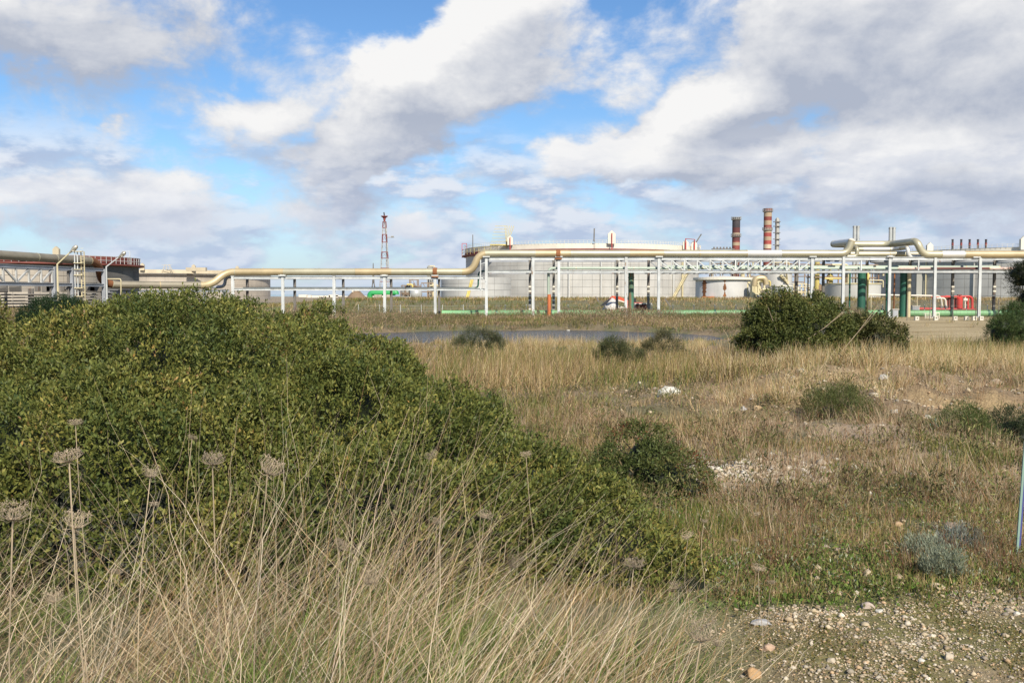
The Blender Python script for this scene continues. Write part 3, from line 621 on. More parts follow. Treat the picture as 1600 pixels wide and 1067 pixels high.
process(1112, 1146, 391, 464, 330, 5, 'wide refinery frame left of the sooty chimney', 1.4)
process(1152, 1192, 404, 464, 340, 6, 'refinery frame between the two chimneys', 1.4)
process(1200, 1262, 408, 464, 345, 7, 'refinery frame behind the right part of the truss bridge', .9)
process(1240, 1264, 441, 464, 330, 12, 'low refinery pipework seen under the truss bridge', 1.3, ('straw', 'processgrey', 'whitebright'))
process(1270, 1318, 408, 464, 235, 8, 'yellow and brown refinery pipework right of the truss bridge', 2.0, ('brown', 'straw', 'yellow'))
process(1318, 1372, 410, 464, 240, 9, 'refinery pipework behind the pipe loop supports', 1.9, ('brown', 'straw', 'processgrey'))
process(1176, 1194, 438, 464, 182, 10, 'valve cluster right of the rusty white tank', 2.5, ('straw', 'processgrey', 'yellow'))
process(700, 712, 450, 464, 270, 11, 'tiny pump frame left of the huge grey tank', 1, ('processgrey', 'straw', 'brown'))
b = MB(); d_ = 178; b.tube(fillet([P(1178, 447, d_), P(1180, 435, d_), P(1195, 434, d_), P(1197, 445, d_)], .9), .55, 10); tag(b.build('duct_elbow', 'cladtan', None, True), 'fat tan duct elbow above the valves beside the rusty tank', 'duct')
b = MB(); b.lathe((X(1190, 200), 200, 0), [(1.9, 0), (1.9, Z(446, 200)), (1.1, Z(438, 200)), (1.1, Z(432, 200))], 20); tag(b.build('hopper', 'darksteel', None, True), 'dark funnel shaped hopper between rusty tank and grey stair tank', 'hopper')
r_ = root('cone_tank', (X(557, 300), 300, 0), 'squat brown tank with cone roof, left of the green pipe', 'tank')
b = MB(); b.lathe((X(557, 300), 300, 0), [(3.2, 0), (3.2, 1.0), (1.2, Z(455, 300)), (.01, Z(454, 300))], 24); b.build('shell', 'brown', r_, True)
b = MB(); b.box((X(552, 300), 299, Z(454, 300)), (.5, .5, 1)); b.box((X(559, 300), 299, Z(453.5, 300)), (1.6, .5, .5)); b.build('roof_vent', 'whitebright', r_)
r_ = root('gas_sphere', (X(650, 280), 280, 0), 'pale round vessel low behind the rack, right of the flare tower', 'vessel')
b = MB(); zc = Z(459, 280); b.lathe((X(650, 280), 280, zc), [(max(1.9 * math.sin(math.pi * k / 10), .01), -1.9 * math.cos(math.pi * k / 10)) for k in range(11)], 20); b.build('shell', 'galv', r_, True)
b = MB(); [b.beam((X(650, 280) + dx, 279, 0), (X(650, 280) + dx, 279, zc), .2) for dx in (-1.5, 0, 1.5)]; b.build('leg', 'galv', r_)
GP = root('green_header_pipe', (X(596, 240), 240, 0), 'bright green fat pipe lying behind the rack beside the flare tower', 'pipe')
b = MB(); b.tube(fillet([P(578, 468, 240), P(578, 458, 240), P(619, 457.5, 240), P(619, 460, 240)], 1.2), .72, 12); b.build('pipe', 'brightgreen', GP, True)
b = MB(); [b.box((X(px, 239), 239, 1), (.9, 1, 2)) for px in (588, 594, 607)]; b.build('saddle', 'tankbeige', GP)
b = MB()
for k in range(14): b.box((X(474 + k * 9.5, 700), 700, RNG.uniform(.3, 1.2)), (RNG.uniform(2, 7), 3, RNG.uniform(.6, 2.2)))
tag(b.build('far_sheds', 'whitebright'), 'row of tiny pale sheds along the shore, far left of the flare tower', 'sheds', kind='stuff')
b = MB(); b.box((X(1128, 330), 329, Z(389.5, 330)), (8, .8, .3)); [b.box((X(1114 + 5 * k, 330), 329, Z(388, 330)), (.5, .5, .8)) for k in range(6)]; tag(b.build('roof_walkway', 'darksteel'), 'thin dark walkway line just above the pipe, left of the sooty chimney', 'walkway')

# ------------------------------------------------------------------ pipe racks
D0 = 98.0; D1 = 103.7
def post(parent, px, d, ytop, w=.27, mat='white', name='post', depth=None):
    x = X(px, d); zb_ = gz(x, d) - .3; zt_ = Z(ytop, d)
    b = MB(); h = w / 2; t = .05     # H section column
    b.box((x, d - h + t / 2, (zb_ + zt_) / 2), (w, t, zt_ - zb_)); b.box((x, d + h - t / 2, (zb_ + zt_) / 2), (w, t, zt_ - zb_)); b.box((x, d, (zb_ + zt_) / 2), (t, w - 2 * t - .004, zt_ - zb_))
    b.box((x, d, zt_ + .02), (w + .1, w + .1, .04)); b.box((x, d, zb_ + .36), (w + .22, w + .22, .1))
    return b.build(name, mat, parent)
def hbeam(parent, p, q, h=.27, mat='white', name='beam'):
    p, q = Vector(p), Vector(q); b = MB(); d = (q - p).normalized(); o = Vector((0, 0, h / 2 - .02))
    b.beam(p + o, q + o, .22, .04); b.beam(p - o, q - o, .22, .04); b.beam(p, q, .04, h - .085); return b.build(name, mat, parent)
RL = root('pipe_rack', (X(560, D0), D0, -.4), 'lower grey white pipe rack between the big bush and the tank', 'pipe rack', 'pipe racks')
lp = [364, 442, 522, 601, 680]
for px in lp: post(RL, px, D0, 431.5)
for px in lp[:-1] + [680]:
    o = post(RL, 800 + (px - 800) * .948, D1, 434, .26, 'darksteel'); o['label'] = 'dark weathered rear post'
pl = [X(p, D0) for p in lp] + [X(757, D0)]
for a_, c_ in zip(pl, pl[1:]):
    for yy in (433.8, 452):
        hbeam(RL, (a_ + .14, D0, Z(yy, D0)), (c_ - .14, D0, Z(yy, D0)), .26)
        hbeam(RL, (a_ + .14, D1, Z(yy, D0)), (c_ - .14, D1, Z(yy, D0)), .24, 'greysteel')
for p in lp:
    for yy in (433.8, 452): hbeam(RL, (X(p, D0), D0 + .14, Z(yy, D0)), (X(p, D0), D1 - .14, Z(yy, D0)), .24, 'greysteel', 'cross_beam')
RH = root('pipe_rack', (X(1150, D0), D0, -.4), 'tall white pipe rack running from the centre to the right edge', 'pipe rack', 'pipe racks')
rp = [760, 833, 873, 978, 1029, 1268, 1317, 1389, 1460, 1530, 1600, 1671, 1742]
for px in rp: post(RH, px, D0, 401 if px not in (833,) else 403, .28)
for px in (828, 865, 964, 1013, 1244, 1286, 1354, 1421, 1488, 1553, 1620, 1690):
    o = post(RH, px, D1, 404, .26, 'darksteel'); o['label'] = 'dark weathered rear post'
    if px in (828, 865, 964, 1488, 1553, 1013):
        for k in range(6 if px < 900 else 3):
            b = MB(); b.box((X(px, D1), D1 - .01, Z(448 + k * 7, D1)), (.3, .3, .16)); b.build('white_stripe', 'whitebright', RH)
pr_ = [X(p, D0) for p in rp]
for i, (a_, c_) in enumerate(zip(pr_, pr_[1:])):
    tr = rp[i] == 1029
    for yy, hh in ((404, .33), (424.5, .24)):
        hbeam(RH, (a_ + .15, D0, Z(yy, D0)), (c_ - .15, D0, Z(yy, D0)), hh)
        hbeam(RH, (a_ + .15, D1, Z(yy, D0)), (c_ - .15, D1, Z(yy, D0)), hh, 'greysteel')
    if tr:
        nseg = 12; ya, yb = Z(406.5, D0), Z(423, D0)
        for dd, mt_ in ((D0, 'white'), (D1, 'greysteel')):
            for k in range(nseg):
                xa = a_ + (c_ - a_) * k / nseg; xb = a_ + (c_ - a_) * (k + 1) / nseg
                if k: b = MB(); b.beam((xa, dd - .03, yb), (xa, dd - .03, ya), .12); b.build('truss_vertical', mt_, RH)
                b = MB()
                if k < 6: b.beam((xa, dd + .03, ya), (xb, dd + .03, yb), .12)
                else: b.beam((xa, dd + .03, yb), (xb, dd + .03, ya), .12)
                b.build('truss_diagonal', mt_, RH)
        for k in range(1, nseg):
            xa = a_ + (c_ - a_) * k / nseg
            for yy in (404, 425): hbeam(RH, (xa, D0 + .13, Z(yy, D0)), (xa, D1 - .13, Z(yy, D0)), .16, 'greysteel', 'cross_beam')
for p in rp:
    for yy in (404, 424.5): hbeam(RH, (X(p, D0), D0 + .15, Z(yy, D0)), (X(p, D0), D1 - .14, Z(yy, D0)), .24, 'greysteel', 'cross_beam')
for px in (1344.5, 1434): b = MB(); b.beam((X(px, D0), D0 - .02, Z(423, D0)), (X(px, D0), D0 - .02, Z(407, D0)), .13); b.build('stub_post', 'white', RH)
# narrow frame beside post 760
b = MB(); xx = X(751, D0)
b.beam((xx, D0 - .1, Z(453, D0)), (xx, D0 - .1, Z(402, D0)), .12); b.beam((xx, D0 - .1, Z(403, D0)), (X(759, D0), D0 - .1, Z(403, D0)), .1); b.beam((xx, D0 - .1, Z(413, D0)), (X(759, D0), D0 - .1, Z(410, D0)), .07); b.beam((xx, D0 - .1, Z(440, D0)), (X(759, D0), D0 - .1, Z(440, D0)), .08)
b.build('end_frame', 'white', RH)
# left near racks
LA = Vector((X(-150, 66), 66, 0)); LB = Vector((X(164, 90), 90, 0))
def LP(t): return LA + (LB - LA) * t
def tpx(px):   # parameter along the left rack line seen at px
    k = (px - 800) / F; den = (LB.x - LA.x) - k * (LB.y - LA.y); return (k * LA.y - LA.x) / den
back = Vector((-.55, 1, 0)).normalized() * 4.5
RN = root('pipe_rack', (LP(.7).x, LP(.7).y, -.4), 'grey truss pipe rack receding along the left edge', 'pipe rack', 'pipe racks')
zT, zBm = Z(414.5, 75), Z(443, 75)
for px, w in ((-60, .3), (86, .34), (114, .26), (164, .34)):
    p = LP(tpx(px)); 
    for o_, mt_ in ((Vector((0, 0, 0)), 'greysteel'), (back, 'darksteel')):
        b = MB(); g0 = gz(p.x, p.y) - .5; b.box((p.x + o_.x, p.y + o_.y, (g0 + zT + .1) / 2), (w, w, zT + .1 - g0)); b.build('post', mt_, RN)
    for zz in (zT, zBm): hbeam(RN, Vector((p.x, p.y, zz)) + back * .04, Vector((p.x, p.y, zz)) + back * .96, .22, 'greysteel', 'cross_beam')
tk = [tpx(v) for v in (-140, -60, 86, 114, 164)]
for a_, c_ in zip(tk, tk[1:]):
    for zz in (zT, zBm):
        for o_ in (Vector((0, 0, 0)), back):
            p, q_ = LP(a_) + o_, LP(c_) + o_; e_ = (q_ - p).normalized() * .17; hbeam(RN, (p.x + e_.x, p.y + e_.y, zz), (q_.x - e_.x, q_.y - e_.y, zz), .28, 'greysteel')
marks = [-52, -30, -10, 7, 27, 47, 66, 83]
for i, (m0, m1) in enumerate(zip(marks, marks[1:])):
    p, q_ = LP(tpx(m0)), LP(tpx(m1)); b = MB(); b.beam((q_.x, q_.y, zBm + .12), (q_.x, q_.y, zT - .12), .14); b.build('truss_vertical', 'dirtywhite', RN)
    b = MB(); k = (zT - .15, zBm + .15) if i < 4 else (zBm + .15, zT - .15); b.beam((p.x, p.y + .06, k[0]), (q_.x, q_.y + .06, k[1]), .14); b.build('truss_diagonal', 'dirtywhite', RN)
LPIP = root('small_bore_pipes', (X(30, 92), 92, 0), 'five thin dark parallel pipes low under the left pipe rack', 'pipes')
for k in range(5):
    b = MB(); b.tube([(X(-120, 92), 90, Z(461 + 5 * k, 92)), (X(160, 92), 94, Z(459.5 + 4.6 * k, 92))], .07, 8); b.build('pipe', 'darksteel', LPIP, True)
for px in (41, 46, 4, 84, 120):
    b = MB(); b.box((X(px, 92), 92.6, 1.0), (.2, .2, 3.2)); b.build('support', 'darksteel', LPIP)
b = MB()
for px in (0, 20, 55, 70, 76, 95, 104, 136, 150): b.box((X(px, 90), 90.5, Z(449, 90)), (RNG.uniform(.3, 1.4), .4, RNG.uniform(.3, 1.1)))
for k in range(6): b.beam((X(-60, 90), 89.7, Z(447 + k * 1.5, 90)), (X(160, 90), 91, Z(449 + k * 1.5, 90)), .05)
tag(b.build('cable_tray', 'darksteel'), 'dark cluttered cable tray hanging below the left truss', 'cable tray')
RS = root('pipe_rack', (X(260, 95), 95, -.4), 'very low pipe rack right of the second street lamp, behind the bush', 'pipe rack', 'pipe racks')
for px in (185, 230, 275, 320, 350):
    for dd in (93.5, 97.5): b = MB(); b.box((X(px, dd), dd, 1.0), (.25, .25, 2.6)); b.build('post', 'greysteel', RS)
for dd in (93.5, 97.5): hbeam(RS, (X(168, dd), dd, Z(455, 95)), (X(358, dd), dd, Z(454.5, 95)), .26, 'greysteel')
for px in (185, 230, 275, 320): hbeam(RS, (X(px, 95), 93.65, Z(454.5, 95)), (X(px, 95), 97.35, Z(454.5, 95)), .2, 'greysteel', 'cross_beam')

# pipelines
def pipeline(name, label, pts, r, mats, step=5.5, fr=1.0, nn=14, special=(), group='insulated pipelines', ring=True):
    pth = fillet(pts, fr, 6); mid = pth[len(pth) // 2]; R_ = root(name, (mid.x, mid.y, mid.z), label, 'pipeline', group)
    # resample
    fine = [pth[0]]
    for p, q_ in zip(pth, pth[1:]):
        L_ = (q_ - p).length; n_ = max(1, int(L_ / 1.2))
        for k in range(1, n_ + 1): fine.append(p + (q_ - p) * k / n_)
    chunk = [fine[0]]; acc = 0; i = 0; rr = random.Random(len(label)); tgt = step
    def flush():
        nonlocal chunk, i
        if len(chunk) < 2: return
        c = sum((p for p in chunk), Vector()) / len(chunk); u = c.x / c.y * F + 800; mt_ = None
        for (a, b_, m_) in special:
            if a <= u < b_: mt_ = m_
        b = MB(); b.tube(chunk, r * rr.uniform(.985, 1.01), nn, cap=True); b.build('pipe_section', mt_ or rr.choice(mats), R_, True)
        if ring:
            e = chunk[-1]; t = (chunk[-1] - chunk[-2]).normalized(); b = MB(); b.tube([e - t * .05, e + t * .05], r * 1.035, nn); b.build('joint_band', 'clad' if rr.random() < .5 else 'cladtan', R_, True)
        chunk = [chunk[-1]]; i += 1
    for p in fine[1:]:
        acc += (p - chunk[-1]).length; chunk.append(p)
        if acc >= tgt: flush(); acc = 0; tgt = step * rr.uniform(.45, 1.35)
    flush(); return R_
zl = Z(377, D0)
A0 = LP(tpx(-140)); A1 = LP(tpx(155)); zp = zT + .75
up1 = Vector((X(1321, D0), D0, zl)); bk1 = Vector((X(1321, D0) , 104.3, zl)); fr2 = Vector((X(1430, D0), D0, zl))
PL1 = pipeline('pipeline', 'long fat cream pipe with S bends and the high loop, all along the racks',
    [(A0.x, A0.y, Z(398, 75) + .05), (A1.x, A1.y, Z(398, 75) - .05), (X(160, 91.5), 91.5, Z(444.5, 91)), (X(330, 97), 97, Z(446, 97)), (X(353, D0), D0, Z(425, D0)), (X(738, D0), D0, Z(425, D0)),
     (X(748, D0), D0, Z(396.3, D0)), (X(1322, D0), D0, Z(396.3, D0)), (X(1329, D0), D0, zl)], .38,
    ['clad', 'clad', 'cladtan'], 4.5, 1.35, 16, special=((-400, 150, 'cladshade'), (152, 159, 'rust'), (159, 166, 'cladshade'), (166, 330, 'cladshade'), (676, 684, 'rust'), (871, 876, 'rust'), (918, 931, 'cladwhite'), (985, 998, 'cladwhite'), (1168, 1193, 'cladwhite')))
pipeline('pipeline', 'raised expansion loop of the fat cream pipe and its run to the right edge',
    [(X(1329, D0), D0, zl - .05), (X(1329, D0), 104.4, zl + .02), (X(1429, D0), 104.4, zl + .02), (X(1431, D0), D0, zl), (X(1440, D0), D0, Z(397.5, D0)), (X(1760, D0), D0, Z(397.5, D0))], .38,
    ['clad', 'clad', 'cladwhite'], 4.5, 1.3, 16, special=((1540, 1585, 'cladtan'),))
pipeline('pipeline', 'thinner cream pipe with small upright loop in front of the fat loop',
    [(X(1312, 98.8), 98.8, Z(400.5, D0)), (X(1338, 98.8), 98.8, Z(400.5, D0)), (X(1338, 98.8), 98.8, Z(386, D0)), (X(1338, 98.8), 102.6, Z(386, D0)), (X(1419, 98.8), 102.6, Z(386, D0)), (X(1417, 98.8), 98.8, Z(386, D0)), (X(1418, 98.8), 98.8, Z(401, D0)), (X(1446, 98.8), 98.8, Z(401, D0))],
    .22, ['cladwhite', 'clad'], 3, .5, 12)
pipeline('pipeline', 'straight tan pipe lying behind the loops on top of the tall rack', [(X(1300, 101), 101, Z(397, 101)), (X(1760, 101), 101, Z(397, 101))], .3, ['cladtan', 'clad'], 5, .5, 12)
pipeline('pipeline', 'slim pale green pipe on the lower deck of the tall rack', [(X(857, 98.5), 98.5, Z(460, D0)), (X(857, 98.5), 98.5, Z(419, D0)), (X(1760, 98.5), 98.5, Z(419.5, D0))], .15,
         ['palegreen'], 4.5, .5, 10, special=((1400, 1434, 'pinkpipe'), (1434, 1466, 'cladwhite'), (1468, 1562, 'brownpipe'), (1562, 1590, 'pinkpipe')))
pipeline('pipeline', 'thin green pipe along the lower deck behind the tall rack front', [(X(1040, 101.5), 101.5, Z(417.5, 101.5)), (X(1560, 101.5), 101.5, Z(418, 101.5))], .2, ['palegreen', 'palegreen', 'green'], 6, .5, 10)
pipeline('pipeline', 'thin dark green pipe on the lower deck of the low rack', [(X(380, 100), 100, Z(450, 100)), (X(747, 100), 100, Z(450, 100)), (X(748, 100), 100, Z(424, 100)), (X(830, 100), 100, Z(423, 100))], .09, ['darkgreen'], 6, .4, 8, ring=False)
pipeline('pipeline', 'pair of small elbows where the low rack begins, near the bush top', [(X(330, 99), 99, Z(449, 99)), (X(351, 99), 99, Z(448, 99)), (X(353, 99), 99, Z(433, 99)), (X(366, 99), 99, Z(433, 99))], .17, ['cladshade', 'greysteel'], 3, .5, 10)
# orange pipe end, saddles
b = MB(); b.tube([(X(858, 98.4), 98.3, -.6), (X(858, 98.4), 98.3, Z(460, D0))], .2, 12); tag(b.build('marker_post', 'orange', None, True), 'bright orange upright pipe standing left of the rack post', 'post')
for px, y0, mt_ in [(p, 402.2, 'white') for p in (760, 873, 1029, 1268, 1389)] + [(p, 431.6, 'white') for p in (442, 601, 680)] + [(1523, 403, 'white'), (872, 397, 'rust'), (680, 425, 'rust')]:
    b = MB(); h_ = .28 if mt_ == 'white' else .84
    if mt_ == 'rust': b.tube([(X(px, D0) - .22, D0, Z(y0, D0)), (X(px, D0) + .22, D0, Z(y0, D0))], .46, 14); b.box((X(px, D0), D0, Z(y0, D0) - .5), (.7, .7, .14))
    else: b.box((X(px, D0), D0 - .02, Z(y0, D0) + .06), (.75, .6, .12)); b.box((X(px, D0), D0, Z(y0, D0) + .16), (.4, .5, .1))
    b.build('pipe_clamp' if mt_ == 'rust' else 'saddle', mt_, RL if px < 700 else RH)
# tall green columns
for px, d_, r_, y0, mt_, lb in ((986, 100.6, .31, 425, 'rustgreen', 'half rusted green upright pipe left of the small shed'), (1346, 101.2, .42, 426, 'darkgreen', 'thickest dark green upright pipe under the loop'), (1412, 101.0, .42, 426, 'darkgreen', 'green upright pipe left of the grey transformer cabinet'),
                               (1327.5, 101.5, .09, 426, 'darkgreen', 'thin dark green upright pipe left of the thickest one'), (1386, 101.5, .15, 426, 'darkgreen', 'dark green upright pipe just left of a white post'), (1397, 100.8, .08, 424, 'rust', 'thin rusty upright pipe between two green ones'), (1355.5, 101.3, .1, 426, 'yellow', 'thin yellow green upright pipe right of the thickest one'),
                               (1420, 100.4, .2, 426, 'straw', 'pale cream upright pipe right of the green one')):
    b = MB(); x = X(px, d_); b.tube([(x, d_, -.7), (x, d_, Z(y0, d_))], r_, 18); b.tube([(x, d_, Z(y0 + 8, d_)), (x, d_, Z(y0 + 9.5, d_))], r_ * 1.12, 18)
    tag(b.build('riser_pipe', mt_, None, True), lb, 'pipe', 'upright pipes under the tall rack')
# big green ground pipe
GG = root('ground_pipe', (X(1100, 101), 102, 0), 'fat light green pipe lying on the ground behind the rack posts', 'pipe')
xs_ = np.arange(X(690, 101.6), X(1740, 101.6), 6.0)
for a_, c_ in zip(xs_, xs_[1:]):
    b = MB(); b.tube([(a_, 102, -.03), (c_ - .02, 102, -.03)], .36, 14); b.build('pipe_section', 'green', GG, True)
    b = MB(); b.tube([(c_ - .12, 102, -.03), (c_ + .1, 102, -.03)], .39, 14); b.build('flange', 'darkgreen', GG, True)
# street lamps
def lamp(px, d, ytop, hx, hy, label):
    R_ = root('street_lamp', (X(px, d), d, -.4), label, 'street lamp', 'street lamps'); b = MB(); p0 = P(px, ytop, d); h = P(hx, hy, d)
    b.tube([(p0.x, d, -.6), p0, p0 + (h - p0) * .96], .06, 8, radii=[.1, .07, .05]); b.build('pole', 'straw' if px < 100 else 'white', R_, True)
    b = MB(); u = (h - p0).normalized(); b.tube([h - u * .15, h + u * .1, h + u * .4, h + u * .62, h + u * .72], .1, 12, radii=[.07, .12, .2, .15, .04]); b.build('lamp_head', 'lampcap', R_, True)
    b = MB(); b.tube([h + u * .2 - Vector((0, 0, .1)), h + u * .58 - Vector((0, 0, .1))], .12, 10); b.build('lens', 'whitebright', R_, True)
lamp(89.5, 76, 413, 111, 393, 'street lamp with angled arm, left of the caged ladder')
lamp(166, 88, 417, 187, 401, 'street lamp with angled arm, in front of the dark tank')
CL = root('caged_ladder', (X(123, 82), 82, -.4), 'thin yellow and white caged ladder rising above the left pipe', 'ladder')
for px, mt_ in ((118, 'white'), (121.5, 'white'), (126, 'straw'), (130, 'straw')):
    b = MB(); b.beam((X(px, 82), 82 + (px - 118) * .03, -.4), (X(px, 82), 82 + (px - 118) * .03, Z(393, 82)), .07); b.build('rail', mt_, CL)
for yy in (393, 411, 421, 430, 450, 463):
    b = MB(); b.box((X(124, 82), 82, Z(yy, 82)), (.75, .35, .06)); b.build('cage_hoop', 'straw', CL)
b = MB()
for k in range(26): b.box((X(128, 82), 82.2, .1 + k * .24), (.24, .03, .03))
b.build('rungs', 'straw', CL)
b = MB(); b.tube(fillet([P(168, 436, 92), P(189, 436, 92), P(189, 468, 92)], .2), .06, 8); tag(b.build('pipe_hoop', 'straw', None, True), 'thin rusty pipe hoop in front of the low pipe right of the lamp', 'pipe')
# red fire pump skid
KD = 115; KR = root('fire_pump_skid', (X(1490, KD), KD, 0), 'bright red fire water skid with upright vessel and hoop pipes', 'pump')
def kp(px, py, dd=0): return P(px, py, KD + dd)
b = MB(); b.tube([kp(1499, 482), kp(1499, 466), kp(1499, 464)], .36, 16, radii=[.38, .38, .2]); b.build('vessel', 'red', KR, True)
b = MB(); b.tube([kp(1499, 464), kp(1499, 461)], .12, 8); b.box(kp(1499, 461), (.5, .3, .12)); b.build('valve', 'redfade', KR)
for x1_, x2_ in ((1477, 1487), (1506, 1512), (1506, 1519)):
    b = MB(); b.tube(fillet([kp(x1_, 463.5, .2), kp(x2_, 463.5, .2), kp(x2_, 483, .2)], .5), .16, 10); b.build('hoop_pipe', 'red', KR, True)
b = MB(); b.tube([kp(1455, 464), kp(1515, 463)], .1, 8); b.build('header_pipe', 'red', KR, True)
b = MB(); b.tube([kp(1434, 482.5), kp(1524, 484)], .17, 10); b.build('ground_pipe', 'red', KR, True)
b = MB(); b.box(kp(1487, 474, .5), (.9, .5, 1.3)); b.box(kp(1480, 474, .6), (.5, .4, 1.2)); b.build('pump_body', 'redfade', KR)
b = MB(); b.box(kp(1489, 484), (5.6, 1.4, .18)); b.build('base_frame', 'redfade', KR)
for px in (1508,): b = MB(); b.box(kp(px, 473), (.12, .12, 1.4)); b.box(kp(px, 468), (.5, .3, .3)); b.build('white_valve', 'whitebright', KR)
WP = root('white_pipe', (X(1410, KD), KD, 0), 'thin white pipe run ending in two bends beside the red skid', 'pipe')
b = MB(); b.tube(fillet([kp(1352, 460.5), kp(1470, 462.5), kp(1472, 479)], .5), .11, 10); b.build('pipe', 'whitebright', WP, True)
b = MB(); b.tube(fillet([kp(1463, 466), kp(1477, 466), kp(1478, 479)], .4), .13, 10); b.build('pipe', 'whitebright', WP, True)
b = MB(); [b.box(kp(px, 480), (.35, .3, .3)) for px in (1471, 1478)]; b.build('valve', 'darksteel', WP)
b = MB(); [b.beam(kp(px, 461), kp(px, 485), .06) for px in (1361, 1390, 1433)]; b.build('support', 'straw', WP)
def cabinet(px, d, w, h, mat, label):
    R_ = root('equipment_cabinet', (X(px, d), d, -.4), label, 'cabinet'); b = MB(); g = gz(X(px, d), d); b.box((X(px, d), d, g + h / 2), (w, .6, h)); b.build('body', mat, R_)
    b = MB(); b.box((X(px, d), d, g + h + .05), (w + .12, .75, .08)); b.build('lid', 'concrete', R_)
    b = MB(); b.box((X(px, d) - w * .05, d - .32, g + h / 2), (w * .8, .04, h * .8)); b.build('door', 'greysteel', R_)
cabinet(1430, 106, .8, 1.1, 'galv', 'grey transformer cabinet left of the red pipe')
cabinet(1398, 99.4, .6, .8, 'galv', 'small pale box at the foot of the white post')
# steps frame and blocks on the sand
ST = root('step_frame', (X(1456, 95), 95, -.4), 'small white metal step frame before the green ground pipe', 'steps')
for k in range(3):
    b = MB(); b.box((X(1449 + k * 1.5, 95), 95, Z(490 + k * 3, 95)), (.75, .3, .05)); b.build('step', 'whitebright', ST)
for px in (1445, 1453, 1462, 1467):
    b = MB(); b.beam((X(px, 95), 94.8, Z(489, 95)), (X(px, 95), 94.8, -.45), .05); b.build('leg', 'whitebright', ST)
b = MB(); b.box((X(1463, 95), 94.8, Z(489, 95)), (.5, .06, .1)); b.box((X(1463, 95), 94.8, Z(493, 95)), (.5, .06, .05)); b.build('rail', 'whitebright', ST)
names = ('leftmost white concrete block on the sand', 'white concrete block below the second rack post from right', 'white concrete block left of the close trio', 'first block of the close trio near the right post', 'white block directly under the right rack post', 'rightmost white block beside the edge bush')
for px, nm in zip((1433, 1463, 1493, 1511, 1523, 1534), names):
    d_ = 87.5; x = X(px, d_); g = gz(x, d_); R_ = root('concrete_block', (x, d_, g), nm, 'block', 'white blocks on the sand')
    me = MB().box((x, d_, g + .19), (.36, .3, .4)); me.build('block', 'whitebright', R_)
    b = MB(); b.add([(x - .09, d_ - .156, g + .3), (x + .09, d_ - .156, g + .3), (x, d_ - .156, g + .16)], [(0, 1, 2)]) if px in (1493, 1463, 1533) else b.box((x, d_ - .152, g + .22), (.07, .008, .14)); b.build('painted_mark', 'black', R_)
# mesh fence in front of the right rack and low fence behind
def fence(name, label, px0, px1, d, n, h, wires, sp, mat='galv', post_=.06):
    R_ = root(name, (X((px0 + px1) / 2, d), d, 0), label, 'fence', 'wire fences')
    xa, xb = X(px0, d), X(px1, d); prev = None
    for k in range(n + 1):
        x = xa + (xb - xa) * k / n; g = gz(x, d); b = MB(); b.box((x, d, g + h / 2 - .1), (post_, post_, h + .2)); b.build('post', mat, R_); cur = (x, g)
        if prev:
            b = MB()
            for w in range(wires): zz = h * (w + .5) / wires; b.beam((prev[0], d + .04, prev[1] + zz), (x, d + .04, g + zz), .012)
            if sp:
                m_ = int((x - prev[0]) / sp)
                for j in range(m_): t_ = j / m_; gg = prev[1] + (g - prev[1]) * t_; b.beam((prev[0] + (x - prev[0]) * t_, d + .05, gg), (prev[0] + (x - prev[0]) * t_, d + .05, gg + h), .009)
            b.build('wire_panel', mat, R_)
        prev = cur
fence('wire_fence', 'low wire fence with thin pale posts behind the green ground pipe', 560, 1740, 110, 36, 1.25, 4, 0, 'galv', .07)
fence('wire_fence', 'fine mesh fence standing on the sand at the right', 1418, 1740, 86.5, 9, 2.0, 12, .35, 'darksteel', .05)
# excavator behind heap
ED = 112; EX = root('excavator', (X(965, ED), ED, 0), 'orange red excavator with bent arm and black bucket behind white rubble', 'excavator')
def ep(px, py, dd=0): return P(px, py, ED + dd)
b = MB(); b.beam(ep(949, 472), ep(957, 464.5), .5, .3); b.build('dipper_arm', 'exred', EX)
b = MB(); b.beam(ep(956, 465), ep(964, 465.5), .5, .42); b.beam(ep(963, 465), ep(982, 473), .5, .5); b.build('boom', 'exred', EX)
b = MB(); b.beam(ep(966, 469, -.3), ep(978, 473, -.3), .1, .14); b.build('white_stripe', 'whitebright', EX)
b = MB(); p = ep(947, 472); b.add([p + Vector(v) for v in ((.5, -.4, .5), (-.7, -.4, -.45), (.2, -.4, -.5), (.6, -.4, -.1), (.5, .4, .5), (-.7, .4, -.45), (.2, .4, -.5), (.6, .4, -.1))], [(0, 1, 2, 3), (7, 6, 5, 4), (0, 4, 5, 1), (1, 5, 6, 2), (2, 6, 7, 3), (3, 7, 4, 0)]); b.build('bucket', 'black', EX)
b = MB(); b.box(ep(990, 479, 1), (1.9, 1.8, 1.0)); b.build('engine_housing', 'exred', EX)
b = MB(); b.box(ep(987, 474, 1), (.9, 1.2, 1.3)); b.build('cab', 'black', EX)
for s_ in (-.8, .8): b = MB(); b.box(ep(990, 487, 1 + s_), (2.6, .4, .6)); b.build('track', 'black', EX)
SH = root('small_shed', (X(1004, 106), 106, 0), 'little grey shed with reddish wall right of the rusted green pipe', 'shed')
b = MB(); b.box((X(1004, 106), 106, .45), (1.5, 1.2, 1.1)); b.build('wall', 'redoxide', SH)
b = MB(); b.box((X(1003, 106), 105.8, Z(474.5, 106)), (2.0, 1.6, .14)); b.build('roof', 'concrete', SH)
for px in (992, 1016): b = MB(); b.box((X(px, 105), 105.1, .4), (.14, .14, 1.3)); b.build('corner_post', 'concrete', SH)
